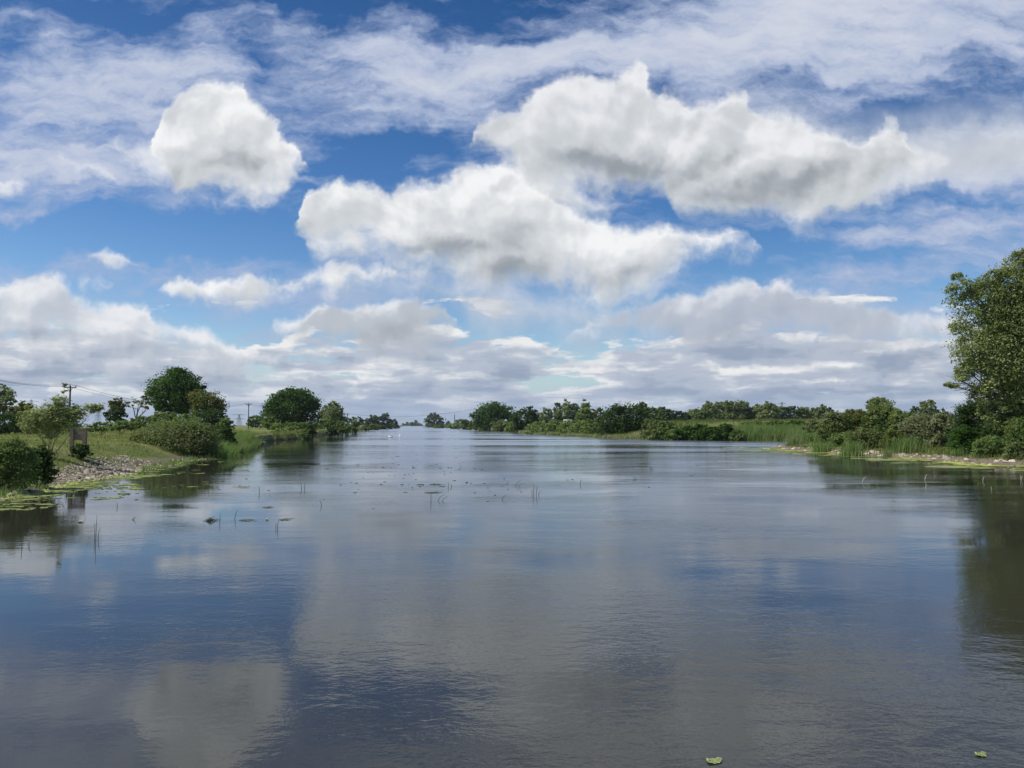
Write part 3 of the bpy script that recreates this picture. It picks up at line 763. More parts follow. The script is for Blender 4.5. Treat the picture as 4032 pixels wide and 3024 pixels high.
for i, (px, yt, hw, yb, d, mt, lab) in enumerate([
        (2572, 1605, 30, 1660, 330, 'green', 'sunlit round tree just right of the big dark two headed bush'),
        (2612, 1606, 28, 1660, 340, 'far', 'second round tree right of the big dark two headed bush'),
        (2646, 1626, 22, 1656, 420, 'far', 'low dark tree at the left end of the far row'),
        (2682, 1624, 30, 1656, 400, 'dark', 'rounded low bush in the dip of the far row'),
        (2728, 1614, 26, 1656, 420, 'grey', 'small grey peaked tree right of the dip in the far row'),
        (2766, 1622, 20, 1656, 400, 'mid', 'dome shaped bush under the left end of the long willow clump'),
        (2790, 1590, 34, 1652, 420, 'grey', 'left willow of the long clump in the far row'),
        (2838, 1584, 36, 1652, 430, 'grey', 'second willow of the long clump in the far row'),
        (2885, 1582, 36, 1652, 425, 'grey', 'third and tallest willow of the long clump in the far row'),
        (2930, 1588, 26, 1652, 430, 'grey', 'right willow of the long clump in the far row'),
        (2976, 1594, 24, 1650, 430, 'grey', 'slim pale tree between the willow clump and the rounded willow'),
        (3030, 1584, 34, 1650, 420, 'grey', 'rounded pale willow left of the lattice pylon'),
        (3082, 1604, 26, 1648, 440, 'far', 'tree directly below the lattice pylon'),
        (3120, 1602, 24, 1648, 440, 'far', 'rounded tree right of the lattice pylon'),
        (3168, 1602, 24, 1646, 440, 'grey', 'pale tree between the pylon trees and the last willow'),
        (3205, 1610, 18, 1646, 450, 'grey', 'smallest pale tree left of the last willow'),
        (3236, 1600, 24, 1646, 430, 'grey', 'last willow of the far row beside the dark conifer')]):
    rtree(lab, px, yt-4, hw*1.2, yb, d, mt, k=6, seed=100+i, group='row of trees beyond the right bank', tr=.35, dens=1.4)
plant('conifer', 'tiny dark pointed conifer at the right end of the far tree row', 'tree', 440,
      [(3268, 1628, 12, 12), (3268, 1616, 9, 9), (3267, 1607, 5, 6)], 'dark', trunk=(.2, 2), seed=120)
# hedge and reeds side of the right bank
for i, (px, yt, hw, yb, d, mt, lab) in enumerate([
        (2575, 1652, 52, 1722, 168, 'bramble', 'pale olive bush leaning right of the big dark two headed bush'),
        (2635, 1662, 34, 1705, 172, 'mid', 'small dark bush behind the pale olive bush'),
        (2598, 1682, 44, 1734, 158, 'mid', 'low green bush at the waterline below the pale olive bush'),
        (2655, 1690, 36, 1734, 156, 'green', 'low bush touching the left end of the dark waterside hedge'),
        (2905, 1690, 30, 1738, 151, 'mid', 'small bush beyond the right end of the dark waterside hedge'),
        (2700, 1676, 50, 1732, 156, 'oak', 'left part of the dark waterside hedge'),
        (2772, 1670, 50, 1733, 155, 'oak', 'middle part of the dark waterside hedge'),
        (2850, 1670, 54, 1734, 153, 'oak', 'right part of the dark waterside hedge ending in a black gap'),
        (2960, 1658, 54, 1700, 168, 'mid', 'upper hedge above the tall reeds, left part'),
        (3050, 1656, 56, 1700, 164, 'oak', 'upper hedge above the tall reeds, middle part'),
        (3140, 1655, 56, 1698, 160, 'oak', 'upper hedge above the tall reeds, right part'),
        (3215, 1648, 46, 1700, 130, 'bramble', 'grey green bush where the upper hedge meets the near thicket')]):
    bush(lab, px, yt, hw, yb, d, mt, k=6, seed=130+i, group='hedges on the right bank', name='hedge_bush', dens=1.2)
rtree('grey crown of a distant tree behind the highest near thicket', 3458, 1565, 58, 1640, 210, 'grey', k=8, seed=140, tr=.5)
rtree('small grey distant tree left of the huge willow', 3655, 1573, 34, 1630, 260, 'grey', seed=141, tr=.35)
bush('low far scrub just left of the huge willow', 3700, 1608, 30, 1640, 230, 'far', k=4, seed=142)
bush('low far scrub right of the highest near thicket', 3605, 1602, 30, 1640, 240, 'far', k=4, seed=143)
for i, (px, yt, hw, yb, d, mt, lab) in enumerate([
        (3290, 1622, 62, 1735, 96, 'bramble', 'leftmost near thicket bush with a rusty olive tone'),
        (3370, 1608, 66, 1725, 98, 'olive', 'olive bush left of the highest near thicket'),
        (3470, 1590, 80, 1720, 96, 'mid', 'highest leafy near thicket with a pointed twig on top'),
        (3555, 1612, 52, 1720, 94, 'green', 'green bush on the right slope of the highest near thicket'),
        (3420, 1690, 80, 1765, 84, 'bramble', 'low brownish bush behind the reed clumps on the spit'),
        (3540, 1690, 60, 1768, 80, 'olive', 'low olive bush above the right reed clump'),
        (3630, 1632, 90, 1770, 80, 'blossom', 'large pale greyish bush in the middle of the right shore'),
        (3720, 1625, 60, 1768, 78, 'blossom', 'second pale greyish bush touching the dark thicket'),
        (3330, 1700, 60, 1760, 92, 'green', 'low green growth at the left end of the thicket'),
        (3800, 1680, 60, 1785, 70, 'oak', 'green bush at the foot of the dark thicket'),  # deeper leaf green also imitates the shade low in the thicket
        (3850, 1575, 85, 1760, 74, 'dark', 'tall dark thicket under the left side of the huge willow'),
        (3940, 1620, 70, 1770, 70, 'dark', 'thicket with leaves darkened as shade directly below the huge willow trunk'),  # darker leaf colour stands in for the deep shade under the willow
        (4040, 1640, 80, 1790, 66, 'mid', 'leafy bush cut by the right edge below the huge willow'),
        (3900, 1715, 60, 1790, 64, 'green', 'small sunlit bush on the shore below the dark thicket'),
        (4010, 1740, 50, 1806, 60, 'bramble', 'small pale weed bush at the right edge above the pale rocks')]):
    bush(lab, px, yt, hw, yb, d, mt, k=7, seed=150+i, group='thicket on the near right bank', name='thicket_bush', dens=1.15, leafpx=1.35)
plant('willow_tree', 'huge grey green willow at the right edge of the picture, tallest of all', 'tree', 68,
      [(4060, 1330, 150, 200), (3960, 1230, 84, 76), (4020, 1290, 80, 84), (3930, 1330, 70, 70), (3990, 1470, 90, 84), (4040, 1400, 80, 90), (4040, 1160, 70, 66), (3805, 1150, 78, 62), (3880, 1180, 80, 80), (3985, 1130, 84, 90), (4010, 1050, 56, 56), (4040, 1010, 40, 34), (3850, 1270, 92, 78), (3840, 1380, 88, 80), (3880, 1470, 86, 80),
       (3960, 1400, 110, 130), (3980, 1560, 100, 80), (3780, 1500, 44, 30), (3745, 1515, 24, 12), (3770, 1090, 30, 16), (3920, 1090, 40, 30), (4150, 1150, 150, 150), (4250, 1350, 180, 200), (4120, 1560, 150, 110), (3800, 1450, 34, 26), (3880, 1560, 60, 44), (3960, 1640, 80, 50), (4060, 1650, 90, 60), (3900, 1620, 50, 34)],
      'willow', base=4070, dens=.8, leafpx=1.3, trunk=(.5, 3.2), limb=.5, seed=170, elong=2.2, clump=75, deep=.8, shell=.93)

# ---------------------------------------------------------------- signboard
def sign():
    L = at(286, HORIZON, 53.7)[0]; R = at(336, HORIZON, 53.7)[0]; c = (L+R)/2; z0 = min(hz(L, 53.7), hz(R, 53.7)); top = at(0, 1687, 53.7)[2]
    root = empty('signboard', (c, 53.7, z0), 'brown wooden board on two square posts standing on the left meadow', 'sign')
    for x in (L-c, R-c):
        mb = MB(); h = top - z0 + (.02 if x > 0 else 0)
        mb.box((x, 0, h/2-.15), (.24, .20, h+.3)); mb.box((x, 0, h+.02), (.26, .22, .05), taper=.6)
        mb.build('post', M['wood'], root)
    mb = MB(); h = top - z0; w = R-L-.24
    for k in range(5):
        mb.box((0, .03 + .004*(k % 2), h-.09-k*.165), (w, .05, .158))
    mb.build('board', M['board'], root)
sign()

# ---------------------------------------------------------------- telegraph poles, wires and pylons
def pole(px, ytop, d, label, arm=49, tilt=0, name='telegraph_pole', single=False):
    x = at(px, HORIZON, d)[0]; z0 = hz(x, d); top = at(px, ytop, d)[2]; h = top - z0
    root = empty(name, (x, d, z0), label, 'telegraph pole', 'telegraph poles and their wires')
    mb = MB(); k = max(1.0, d/330)
    mb.tube([(0, 0, -1), (0, 0, h*.5), (tilt, 0, h)], [.19*k, .165*k, .14*k], 8); mb.build('post', M['pole'], root)
    w = arm*d/FPX/2
    ends = []
    if not single:
        mb = MB(); za = h-.35
        mb.box((tilt, -.12, za), (2*w, .14*k, .16*k)); a = mb.build('cross_arm', M['pole'], root)
        mb = MB()
        for s in (-1, 1): mb.tube([(tilt, -.1, za-.9*k), (tilt+s*w*.42, -.1, za-.05)], .05*k, 5)
        mb.build('brace', M['pole'], root)
        for s in (-1, 0, 1):
            mb = MB(); xx = tilt+s*w*.94; zz = za+.07 if s else h
            mb.tube([(xx, -.12, zz), (xx, -.12, zz+.12), (xx, -.12, zz+.20), (xx, -.12, zz+.34)], [.05*k, .11*k, .06*k, .09*k], 8)
            mb.build('insulator', M['porcelain'], a)
            ends.append(Vector((x+xx, d-.12, z0+zz+.34)))
    return ends
P1 = pole(272, 1519, 140, 'dark telegraph pole rising behind the young willow with three insulators on its cross arm')
P2 = pole(978, 1589, 268, 'smaller telegraph pole standing left of the large round tree', 22)
P3 = pole(1368, 1629, 500, 'tiny telegraph pole just right of the second round tree', 12)
P4 = pole(1874, 1611, 360, 'leaning telegraph pole above the big far right tree', 14, tilt=.4)
pole(1790, 1631, 700, 'thin far pole without a cross arm on the right waterline', single=True)
def wire(a, b, sag, r, label):
    mb = MB(); mb.tube([a.lerp(b, t) - Vector((0, 0, sag*4*t*(1-t))) for t in [i/20 for i in range(21)]], r, 4)
    o = mb.build('overhead_wire', M['wire'], loc=tuple(a)); tag(o, label, 'wire', 'telegraph poles and their wires')
WL = ['left', 'middle', 'right']
A0 = [at(-190, 1444, 96), at(-175, 1452, 98), at(-150, 1462, 101)]
for i in range(3):
    wire(P1[i], A0[i], .9, .015, 'thin %s wire from the nearest pole out past the left edge' % WL[i])
    wire(P1[i], P2[i], 3.0, .02, 'thin %s wire between the nearest pole and the pole by the round tree' % WL[i])
    wire(P2[i], P3[i], 3.5, .03, 'faint %s wire between the second pole and the tiny far pole' % WL[i])
    wire(P3[i], P4[i], 3.0, .025, 'faint %s wire crossing the river to the leaning pole' % WL[i])

def pylon(px, ytop, d, label, w=1.0, arms=(0.62, 0.78, 0.93), tee=False):
    x = at(px, HORIZON, d)[0]; top = at(px, ytop, d)[2]; H = top; k = d/739*.30
    root = empty('lattice_pylon', (x, d, 0), label, 'pylon', 'distant lattice pylons')
    mb = MB(); b0, b1 = H*.11*w, H*.022*w
    lev = [0, .2, .38, .53, .66, .78, .88, .96]
    wd = lambda t: b0*(1-t)**1.25 + b1
    for sx in (-1, 1):
        for sy in (-1, 1):
            mb.tube([(sx*wd(t), sy*wd(t), H*t) for t in lev] + [(0, 0, H)], k*.5, 4)
    for a, b in zip(lev[:-1], lev[1:]):
        for sy in (-1, 1):
            mb.tube([(-wd(a), sy*wd(a), H*a), (wd(b), sy*wd(b), H*b)], k*.35, 4); mb.tube([(wd(a), sy*wd(a), H*a), (-wd(b), sy*wd(b), H*b)], k*.35, 4)
        mb.tube([(-wd(b), 0, H*b), (wd(b), 0, H*b)], k*.3, 4)
    mb.build('tower', M['steel'], root)
    for i, t in enumerate(arms):
        l = H*(.17 if i != 1 else .24)*w*(1.5 if tee else 1)
        mb = MB()
        for s in (-1, 1):
            mb.tube([(0, 0, H*t), (s*l, 0, H*t)], k*.45, 4); mb.tube([(0, 0, H*(t+.05)), (s*l, 0, H*t)], k*.4, 4)
            mb.tube([(s*l, 0, H*t), (s*l, 0, H*(t-.055))], k*.3, 4)
        mb.build('cross_arm', M['steel'], root)
pylon(120, 1573, 1250, 'lattice pylon above the brownish hedge at the left', arms=(.80, .92), w=1.2)
pylon(290, 1597, 1700, 'lattice pylon just right of the nearest telegraph pole')
pylon(385, 1612, 2100, 'lattice pylon with three arms between the wooden sign and the thorn tree', w=1.4)
pylon(941, 1631, 2600, 'far T shaped pylon left of the second telegraph pole', w=1.7, arms=(.62, .95), tee=True)
pylon(3080, 1582, 1400, 'lattice pylon rising behind the far row of trees on the right', w=.9)

# ---------------------------------------------------------------- bridge far down the river
def bridge():
    y = 2320; xl = at(1560, HORIZON, y)[0]; xr = at(1712, HORIZON, y)[0]; c = (xl+xr)/2; w = xr-xl
    root = empty('river_bridge', (c, y, 0), 'low dark bridge closing the far end of the river', 'bridge')
    mb = MB(); mb.box((0, 0, 2.2), (w, 7, 1.0)); mb.build('deck', M['concrete'], root)
    mb = MB(); mb.box((0, -3.4, 3.5), (w, .15, .12)); mb.box((0, -3.4, 3.1), (w, .12, .1))
    for i in range(24): mb.box((-w/2+w*(i+.5)/24, -3.4, 3.1), (.15, .15, .8))
    mb.build('railing', M['steel'], root)
    for i in range(4):
        mb = MB(); mb.box((-w*.3+w*.2*i, 0, .6), (1.6, 6, 2.3)); mb.build('pier', M['concrete'], root)
bridge()

# ---------------------------------------------------------------- white caravan behind the right bank
def caravan():
    d = 300; p = at(2235, 1651.5, d); z0 = hz(p[0], d) - .3; top = p[2]; h = top - z0
    root = empty('parked_caravan', (p[0], d, z0), 'white caravan roof showing between the poplars and the bank scrub', 'caravan')
    bm = bmesh.new(); bmesh.ops.create_cube(bm, size=1)
    for v in bm.verts: v.co = Vector((v.co.x*3.3, v.co.y*2.2, v.co.z*(h-.5) + (h+.5)/2))
    bmesh.ops.bevel(bm, geom=bm.edges[:], offset=.22, segments=3, affect='EDGES')
    me = bpy.data.meshes.new('body'); bm.to_mesh(me); bm.free(); me.materials.append(M['white'])
    o = bpy.data.objects.new('body', me); COL.objects.link(o); o.parent = root
    mb = MB(); mb.box((0, -1.115, h*.62), (2.0, .03, .6)); mb.build('window', M['glass'], root)
    for s in (-1, 1):
        mb = MB(); mb.tube([(0, s*1.0-.1, .33), (0, s*1.0+.1, .33)], .33, 14); mb.build('wheel', M['rubber'], root)
caravan()

# ---------------------------------------------------------------- swans
def swan(px, py, flip, label, s=1.0):
    d = gd(py); p = at(px, HORIZON, d)
    root = empty('swan', (p[0], d, 0), label, 'swan', 'swans on the river')
    pts = [(-.72, 0, .26), (-.50, 0, .24), (-.15, 0, .20), (.22, 0, .20), (.42, 0, .26), (.50, 0, .42), (.43, 0, .60), (.46, 0, .78), (.56, 0, .84), (.68, 0, .80)]
    rr = [.03, .15, .25, .24, .14, .07, .05, .05, .065, .03]
    me = bpy.data.meshes.new('body'); me.from_pydata([(x*s, y, z*s) for x, y, z in pts], [(i, i+1) for i in range(len(pts)-1)], [])
    o = bpy.data.objects.new('body', me); COL.objects.link(o)
    sk = o.modifiers.new('skin', 'SKIN')
    for i, q in enumerate(rr): me.skin_vertices[0].data[i].radius = (q*s, q*s*.85)
    me.skin_vertices[0].data[2].use_root = True
    o.modifiers.new('sub', 'SUBSURF').levels = 2; o.modifiers['sub'].render_levels = 2
    dg = bpy.context.evaluated_depsgraph_get(); em = bpy.data.meshes.new_from_object(o.evaluated_get(dg))
    o.modifiers.clear(); o.data = em; em.materials.clear(); em.materials.append(M['swan'])
    for pl in em.polygons: pl.use_smooth = True
    o.parent = root
    for sy in (-1, 1):      # folded wings raised over the back
        mb = MB(); W_ = [(.25, .16, .30), (.05, .21, .42), (-.35, .19, .47), (-.78, .05, .40), (-.45, .14, .28), (0, .20, .25)]
        vs = [(x*s, sy*y*s, z*s) for x, y, z in W_] + [(x*s, sy*(y-.05)*s, z*s) for x, y, z in W_]
        k = len(W_)
        mb.add(vs, [tuple(range(k)), tuple(range(k, 2*k))[::-1]] + [(i, (i+1) % k, k+(i+1) % k, k+i) for i in range(k)])
        mb.build('wing', M['swan'], root)
    mb = MB(); mb.tube([(.68*s, 0, .80*s), (.82*s, 0, .76*s)], [.028*s, .012*s], 6); mb.build('beak', M['beak'], root)
    root.rotation_euler.z = flip
swan(1538, 1723, math.pi*.92, 'white swan with a low neck, the left one of the pair on the water', 1.12)
swan(1575, 1721, math.pi*.62, 'smaller upright white swan, the right one of the pair on the water', 1.0)
bpy.context.view_layer.update()

# ---------------------------------------------------------------- grass and reeds
def blades(P, hgt, wid, r, lean=.25, wind=.25, seg=3):
    """bent tapering blades rooted at P (n,3)"""
    n = len(P); a = r.uniform(0, 2*math.pi, n)
    side = np.c_[np.cos(a), np.sin(a)*.5, np.zeros(n)]
    side /= np.linalg.norm(side, axis=1)[:, None]
    d = r.normal(size=(n, 2))*lean; d[:, 0] += wind
    V = []
    for k in range(seg+1):
        t = k/seg
        c = P + np.c_[d*(hgt*t**1.9)[:, None], hgt*(t - .18*t*t*np.abs(d).sum(1))]
        w = wid*(1-t)**.7*.5 if k < seg else wid*.04
        V += [c - side*np.reshape(w, (-1, 1)), c + side*np.reshape(w, (-1, 1))]
    V = np.stack(V, 1); m = 2*(seg+1)
    base = (np.arange(n)*m)[:, None, None]
    F = np.array([[2*k, 2*k+1, 2*k+3, 2*k+2] for k in range(seg)])[None]
    return V.reshape(-1, 3), (base+F).reshape(-1, 4), np.repeat(r.random(n), seg)

def blade_obj(name, parts, mat, loc=(0, 0, 0), parent=None):
    V, F, T, b = [], [], [], 0
    for v, f, t in parts: V.append(v); F.append(f+b); T.append(t); b += len(v)
    return leaf_obj(name, np.concatenate(V)-np.array(loc), np.concatenate(F), np.concatenate(T), M[mat], parent, None if parent else None)

def scatter(n, px0, px1, d0, d1, r, cond, pw=1.0):
    """random plan points inside a wedge of the view, kept where cond(P, dist_to_shore) holds"""
    d = d0 + (d1-d0)*r.random(n)**pw; px = r.uniform(px0, px1, n)
    P = np.c_[(px-W0/2)/FPX*d, d]; s = sdist(P)
    k = cond(P, s); return P[k], s[k]

r = np.random.default_rng(5)
parts = []
P, s = scatter(70000, -250, 1350, 32, 190, r, lambda P, s: (s > 1.2) & (P[:, 0] < -8-.135*P[:, 1]), 1.0)
z = height(P); tuft = vnoise(P, .55, 9)*.6 + vnoise(P, 1.9, 4)*.4
k = (z > .55) & ((tuft > .30) | (r.random(len(P)) < .4)); P, z, tuft = P[k], z[k], tuft[k]
hg = .10 + .50*np.clip(tuft-.28, 0, 1)*r.uniform(.6, 1.3, len(P)); wd = .020 + P[:, 1]/739*.35
parts.append(blades(np.c_[P, z-.03], hg, wd, r, .35, .2, 2))
tag(blade_obj('meadow_grass', parts, 'grassblade'), 'rough green and straw coloured grass of the left meadow', 'grass', kind='stuff'); parts = []
P, s = scatter(60000, 2050, 3500, 105, 330, r, lambda P, s: (s > 1.5) & (P[:, 0] > -8-.135*P[:, 1]), 1.0)
z = height(P); tuft = vnoise(P, .4, 9)
hg = .2 + .7*tuft*r.uniform(.6, 1.3, len(P)); wd = .03 + P[:, 1]/739*.4
parts.append(blades(np.c_[P, z-.03], hg, wd, r, .35, .2, 2))
P, s = scatter(26000, 3050, 4300, 56, 112, r, lambda P, s: (s > 1.9) & (P[:, 0] > 0), 1.0)
z = height(P); hg = .15+.5*vnoise(P, .6, 5)*r.uniform(.6, 1.3, len(P)); wd = .02+P[:, 1]/739*.35
parts.append(blades(np.c_[P, z-.03], hg, wd, r, .35, .2, 2))
tag(blade_obj('meadow_grass', parts, 'field'), 'rough green grass of the right bank and its far field', 'grass', kind='stuff')

# reeds edging the water
def reedbed(px0, px1, n, d0, d1, s0, s1, h0, h1, mat, name, label, seed, thick=1.0):
    r = np.random.default_rng(seed)
    P, s = scatter(n, px0, px1, d0, d1, r, lambda P, s: (s > s0) & (s < s1))
    z = np.maximum(height(P), -.25); c = vnoise(P, .7, seed)*.5 + vnoise(P, .22, seed)*.5
    hg = (h0 + (h1-h0)*c)*r.uniform(.75, 1.15, len(P)); wd = (.018 + P[:, 1]/739*.34)*thick
    return tag(blade_obj(name, [blades(np.c_[P, z-.05], hg, wd, r, .24, .26)], mat), label, 'reeds', kind='stuff')
reedbed(850, 1075, 9000, 72, 112, -.6, 4.0, .7, 1.9, 'reed', 'reed_bed', 'bright green reeds between the very large bush and the undercut bank', 11)
reedbed(2040, 2480, 40000, 170, 330, -.4, 1.8, .6, 1.5, 'reed_pale', 'reed_bed', 'pale reeds along the waterline below the far right bank scrub', 12, 1.2)
reedbed(2480, 2760, 16000, 152, 182, -.5, 2.2, .6, 1.6, 'reed_pale', 'reed_bed', 'pale reeds at the waterline left of the dark waterside hedge', 13, 1.2)
reedbed(2890, 3260, 30000, 120, 160, -.3, 9, 1.6, 3.2, 'reed', 'reed_bed', 'tall green reed bed in the inlet behind the stony spit', 14, 1.2)
reedbed(2700, 2900, 5000, 148, 160, -.5, 1.0, .8, 1.8, 'reed_pale', 'reed_bed', 'thin pale reeds in front of the dark waterside hedge', 15, 1.1)
reedbed(560, 860, 3500, 42, 76, -.1, 1.3, .25, .7, 'reed', 'shore_grass', 'low green sedge along the stones in front of the very large bush', 16)
reedbed(200, 620, 1500, 33, 60, 1.2, 4.8, .12, .45, 'grassblade', 'shore_grass', 'thin grass tufts growing through the small stony beach', 19)
reedbed(-60, 200, 2500, 29, 42, .1, 3.5, .25, .75, 'reed', 'shore_grass', 'green sedge at the foot of the leftmost brambles', 17)
reedbed(1080, 1320, 9000, 150, 240, .1, 2.2, .4, 1.1, 'grassblade', 'bank_grass', 'overhanging straw grass on top of the undercut bank', 18, 1.4)

def reed_clump(px, py, hw, hpx, n, label, mat='reed', seed=0, name='reed_clump'):
    d = gd(py); x = at(px, HORIZON, d)[0]; r = np.random.default_rng(seed)
    z0 = max(hz(x, d), 0); w = hw*d/FPX; H = hpx*d/FPX
    root = np.array((x, d, z0))
    P = np.c_[r.normal(0, .45*w, n), r.normal(0, .35*w, n), np.full(n, -.1)]
    v, f, t = blades(P, H*r.uniform(.55, 1.05, n), np.full(n, .022 + d/739*.40), r, .16, .12)
    o = leaf_obj(name, v, f, t, M[mat], None, None); o.location = tuple(root)
    tag(o, label, 'reeds', 'reed clumps on the near right shore')
reed_clump(3355, 1797, 52, 74, 300, 'upright reed clump standing in the water at the middle of the spit', seed=1)
reed_clump(3490, 1803, 24, 48, 90, 'small thin reed clump just left of the widest green clump', 'reed_pale', seed=2)
reed_clump(3560, 1797, 80, 76, 460, 'widest and brightest green reed clump on the right shore', seed=3)
reed_clump(3235, 1783, 42, 50, 240, 'dark low reed clump nearest the spit tip', seed=4)
reed_clump(3125, 1762, 36, 56, 160, 'loose grassy clump at the thin end of the spit', 'reed_pale', seed=5)
reed_clump(3770, 1812, 30, 40, 120, 'short sedge tuft among the pale rocks left of the dark thicket', seed=6)
reed_clump(3880, 1818, 36, 40, 130, 'short sedge tuft among the pale rocks right of centre', 'reed_pale', seed=7)
reed_clump(3990, 1822, 44, 56, 180, 'tall straw coloured tuft at the right edge shore', 'reed_pale', seed=8)

# ---------------------------------------------------------------- stones
def stones(n, px0, px1, d0, d1, s0, s1, size, seed, label, mat='stone'):
    r = np.random.default_rng(seed)
    P, s = scatter(n, px0, px1, d0, d1, r, lambda P, s: (s > s0) & (s < s1))
    z = height(P)
    n = len(P); base = np.array([(-1, -1, -.6), (1, -1, -.6), (1, 1, -.6), (-1, 1, -.6), (-.7, -.75, .5), (.75, -.65, .6), (.6, .8, .45), (-.75, .6, .6)])
    F = np.array([(4, 5, 6, 7), (0, 1, 5, 4), (1, 2, 6, 5), (2, 3, 7, 6), (3, 0, 4, 7)])
    sz = size*np.exp(r.normal(0, .5, n))[:, None, None]
    v = base[None]*(1+r.normal(0, .22, (n, 8, 3)))*np.array([1, .8, .55])*sz*.5
    a = r.uniform(0, 6.28, n); c, s_ = np.cos(a)[:, None], np.sin(a)[:, None]
    tl = r.normal(0, .25, (n, 1))
    x = v[:, :, 0]*c - v[:, :, 1]*s_; y = v[:, :, 0]*s_ + v[:, :, 1]*c
    V = np.stack([x+P[:, :1], y+P[:, 1:], v[:, :, 2]+x*tl+z[:, None]+sz[:, :, 0]*.06], 2).reshape(-1, 3)
    o = mesh_obj('stone_rubble', V, (np.arange(n)[:, None, None]*8+F[None]).reshape(-1, 4), M[mat])
    tag(o, label, 'stones', kind='stuff')
# each stone its own tone
m_, n_, out_ = new_mat('rubble_tones'); p_ = n_.node('ShaderNodeBsdfPrincipled'); g_ = n_.node('ShaderNodeNewGeometry')
cr = n_.mix(n_.sm(g_.outputs['Random Per Island'], .1, .95, kind='LINEAR'), c4(.11, .095, .07), c4(.56, .49, .40))
cr = n_.mix(n_.sm(n_.noise(g_.outputs['Position'], 7, 4, .6, dim='3D'), .4, .7, 0, .6), cr, c4(.19, .155, .10))
sp_ = n_.node('ShaderNodeSeparateXYZ'); n_.put(sp_.inputs[0], g_.outputs['Position'])
cr = n_.mix(n_.sm(n_.m('ADD', sp_.outputs[2], n_.m('MULTIPLY_ADD', n_.noise(g_.outputs['Position'], .8, 3, .6, dim='3D'), .3, -.15)), .12, .02), cr, c4(.30, .34, .08))
n_.put(p_.inputs['Base Color'], cr); p_.inputs['Roughness'].default_value = .9; n_.put(out_.inputs[0], p_.outputs[0]); M['stone'] = m_
stones(9000, 60, 600, 33, 60, .2, 4.2, .11, 21, 'pinkish rubble of the small beach on the left shore')
stones(1500, 560, 900, 46, 82, -.1, 1.5, .15, 22, 'pale stones along the water below the very large bush')
stones(1400, -80, 200, 28, 40, -.1, 2.4, .15, 23, 'mossy stones at the foot of the leftmost brambles')
stones(9000, 2960, 4300, 48, 125, .3, 2.6, .22, 24, 'pale broken rocks along the spit and near right shore')
stones(700, 1000, 1330, 120, 240, -.3, .8, .35, 25, 'scattered stones at the foot of the undercut bank')

# ---------------------------------------------------------------- algae, weed and stems on the water
def mats(pts, rx, ry, mat, label, seed, name='algae_mat', z=.012, jag=.35, th=.006):
    """thin irregular floating pads"""
    r = np.random.default_rng(seed); mb = MB(); hh = np.maximum(height(pts), 0)
    for (x, y), a, b, g in zip(pts, rx, ry, hh):
        k = r.integers(6, 11); h = z + g + r.uniform(0, .006)
        t = np.linspace(0, 2*math.pi, k, endpoint=False); q = 1 + r.normal(0, jag, k).clip(-.6, .6)
        ring = [(x+math.cos(u)*a*w, y+math.sin(u)*b*w, h) for u, w in zip(t, q)]
        low = [(p[0], p[1], h-th-.01) for p in ring]
        mb.add(ring+low, [tuple(range(k))] + [(i, k+i, k+(i+1) % k, (i+1) % k) for i in range(k)])
    o = mb.build(name, M[mat]); tag(o, label, 'algae', kind='stuff'); return o
def floaters(n, px0, px1, d0, d1, s0, s1, size, seed, fade=None):
    r = np.random.default_rng(seed)
    P, s = scatter(n, px0, px1, d0, d1, r, lambda P, s: (s < s1) & (s > s0) & (vnoise(P, .5, seed)*.6+vnoise(P*[1,2.2], .9, seed+1)*.4 > .47))
    sz = size*np.exp(r.normal(0, .6, len(P)))
    return P, sz*r.uniform(1, 2.4, len(P)), sz*r.uniform(.6, 1.2, len(P))
P, a, b = floaters(5000, -150, 620, 26, 50, -1.3, .2, .065, 31); mats(P, a, b, 'algae', 'yellow green algae floating along the near left shore', 41)
P, a, b = floaters(1800, -200, 560, 24, 42, -4.5, -.9, .05, 32); mats(P, a, b, 'algae', 'broken pads of algae drifting off the near left shore', 42)
P, a, b = floaters(2000, 440, 1100, 44, 90, -1.0, .1, .10, 33); mats(P, a, b, 'algae', 'algae fringe below the very large bush and the reeds', 43)
P, a, b = floaters(260, 300, 1000, 38, 80, -9, -1.2, .08, 34); mats(P, a, b, 'algae', 'sparse algae pads in the reflection of the large bush', 44)
P, a, b = floaters(9000, 2950, 4300, 46, 112, -1.0, .75, .20, 35); mats(P, a, b, 'algae_bright', 'bright yellow green algae band along the right shore stones', 45, z=.05)
P, a, b = floaters(1600, 2860, 4300, 44, 112, -4.2, -1.0, .45, 36); mats(P, a, b, 'algae_wet', 'dull submerged looking algae spread beyond the right shore band', 46)
# small dark weed tips in the middle of the river
r = np.random.default_rng(9); n = 260
px = np.clip(r.normal(1500, 520, n), 250, 2900); py = 1752 + np.abs(r.normal(0, 95, n)); py = np.minimum(py, 2060)
d = CAM_H*FPX/(py-HORIZON) ; P = np.c_[(px-W0/2)/FPX*d, d]; k = (sdist(P) < -2) & (vnoise(P, .12, 3)*.6 + vnoise(P, .5, 6)*.4 > .42); P = P[k]; sz = (.008 + P[:, 1]*.00036)*np.exp(r.normal(0, .5, len(P)))
mats(P, sz*2.0, sz*.8, 'weed', 'dark specks of water weed breaking the surface in mid river', 47, name='water_weed')

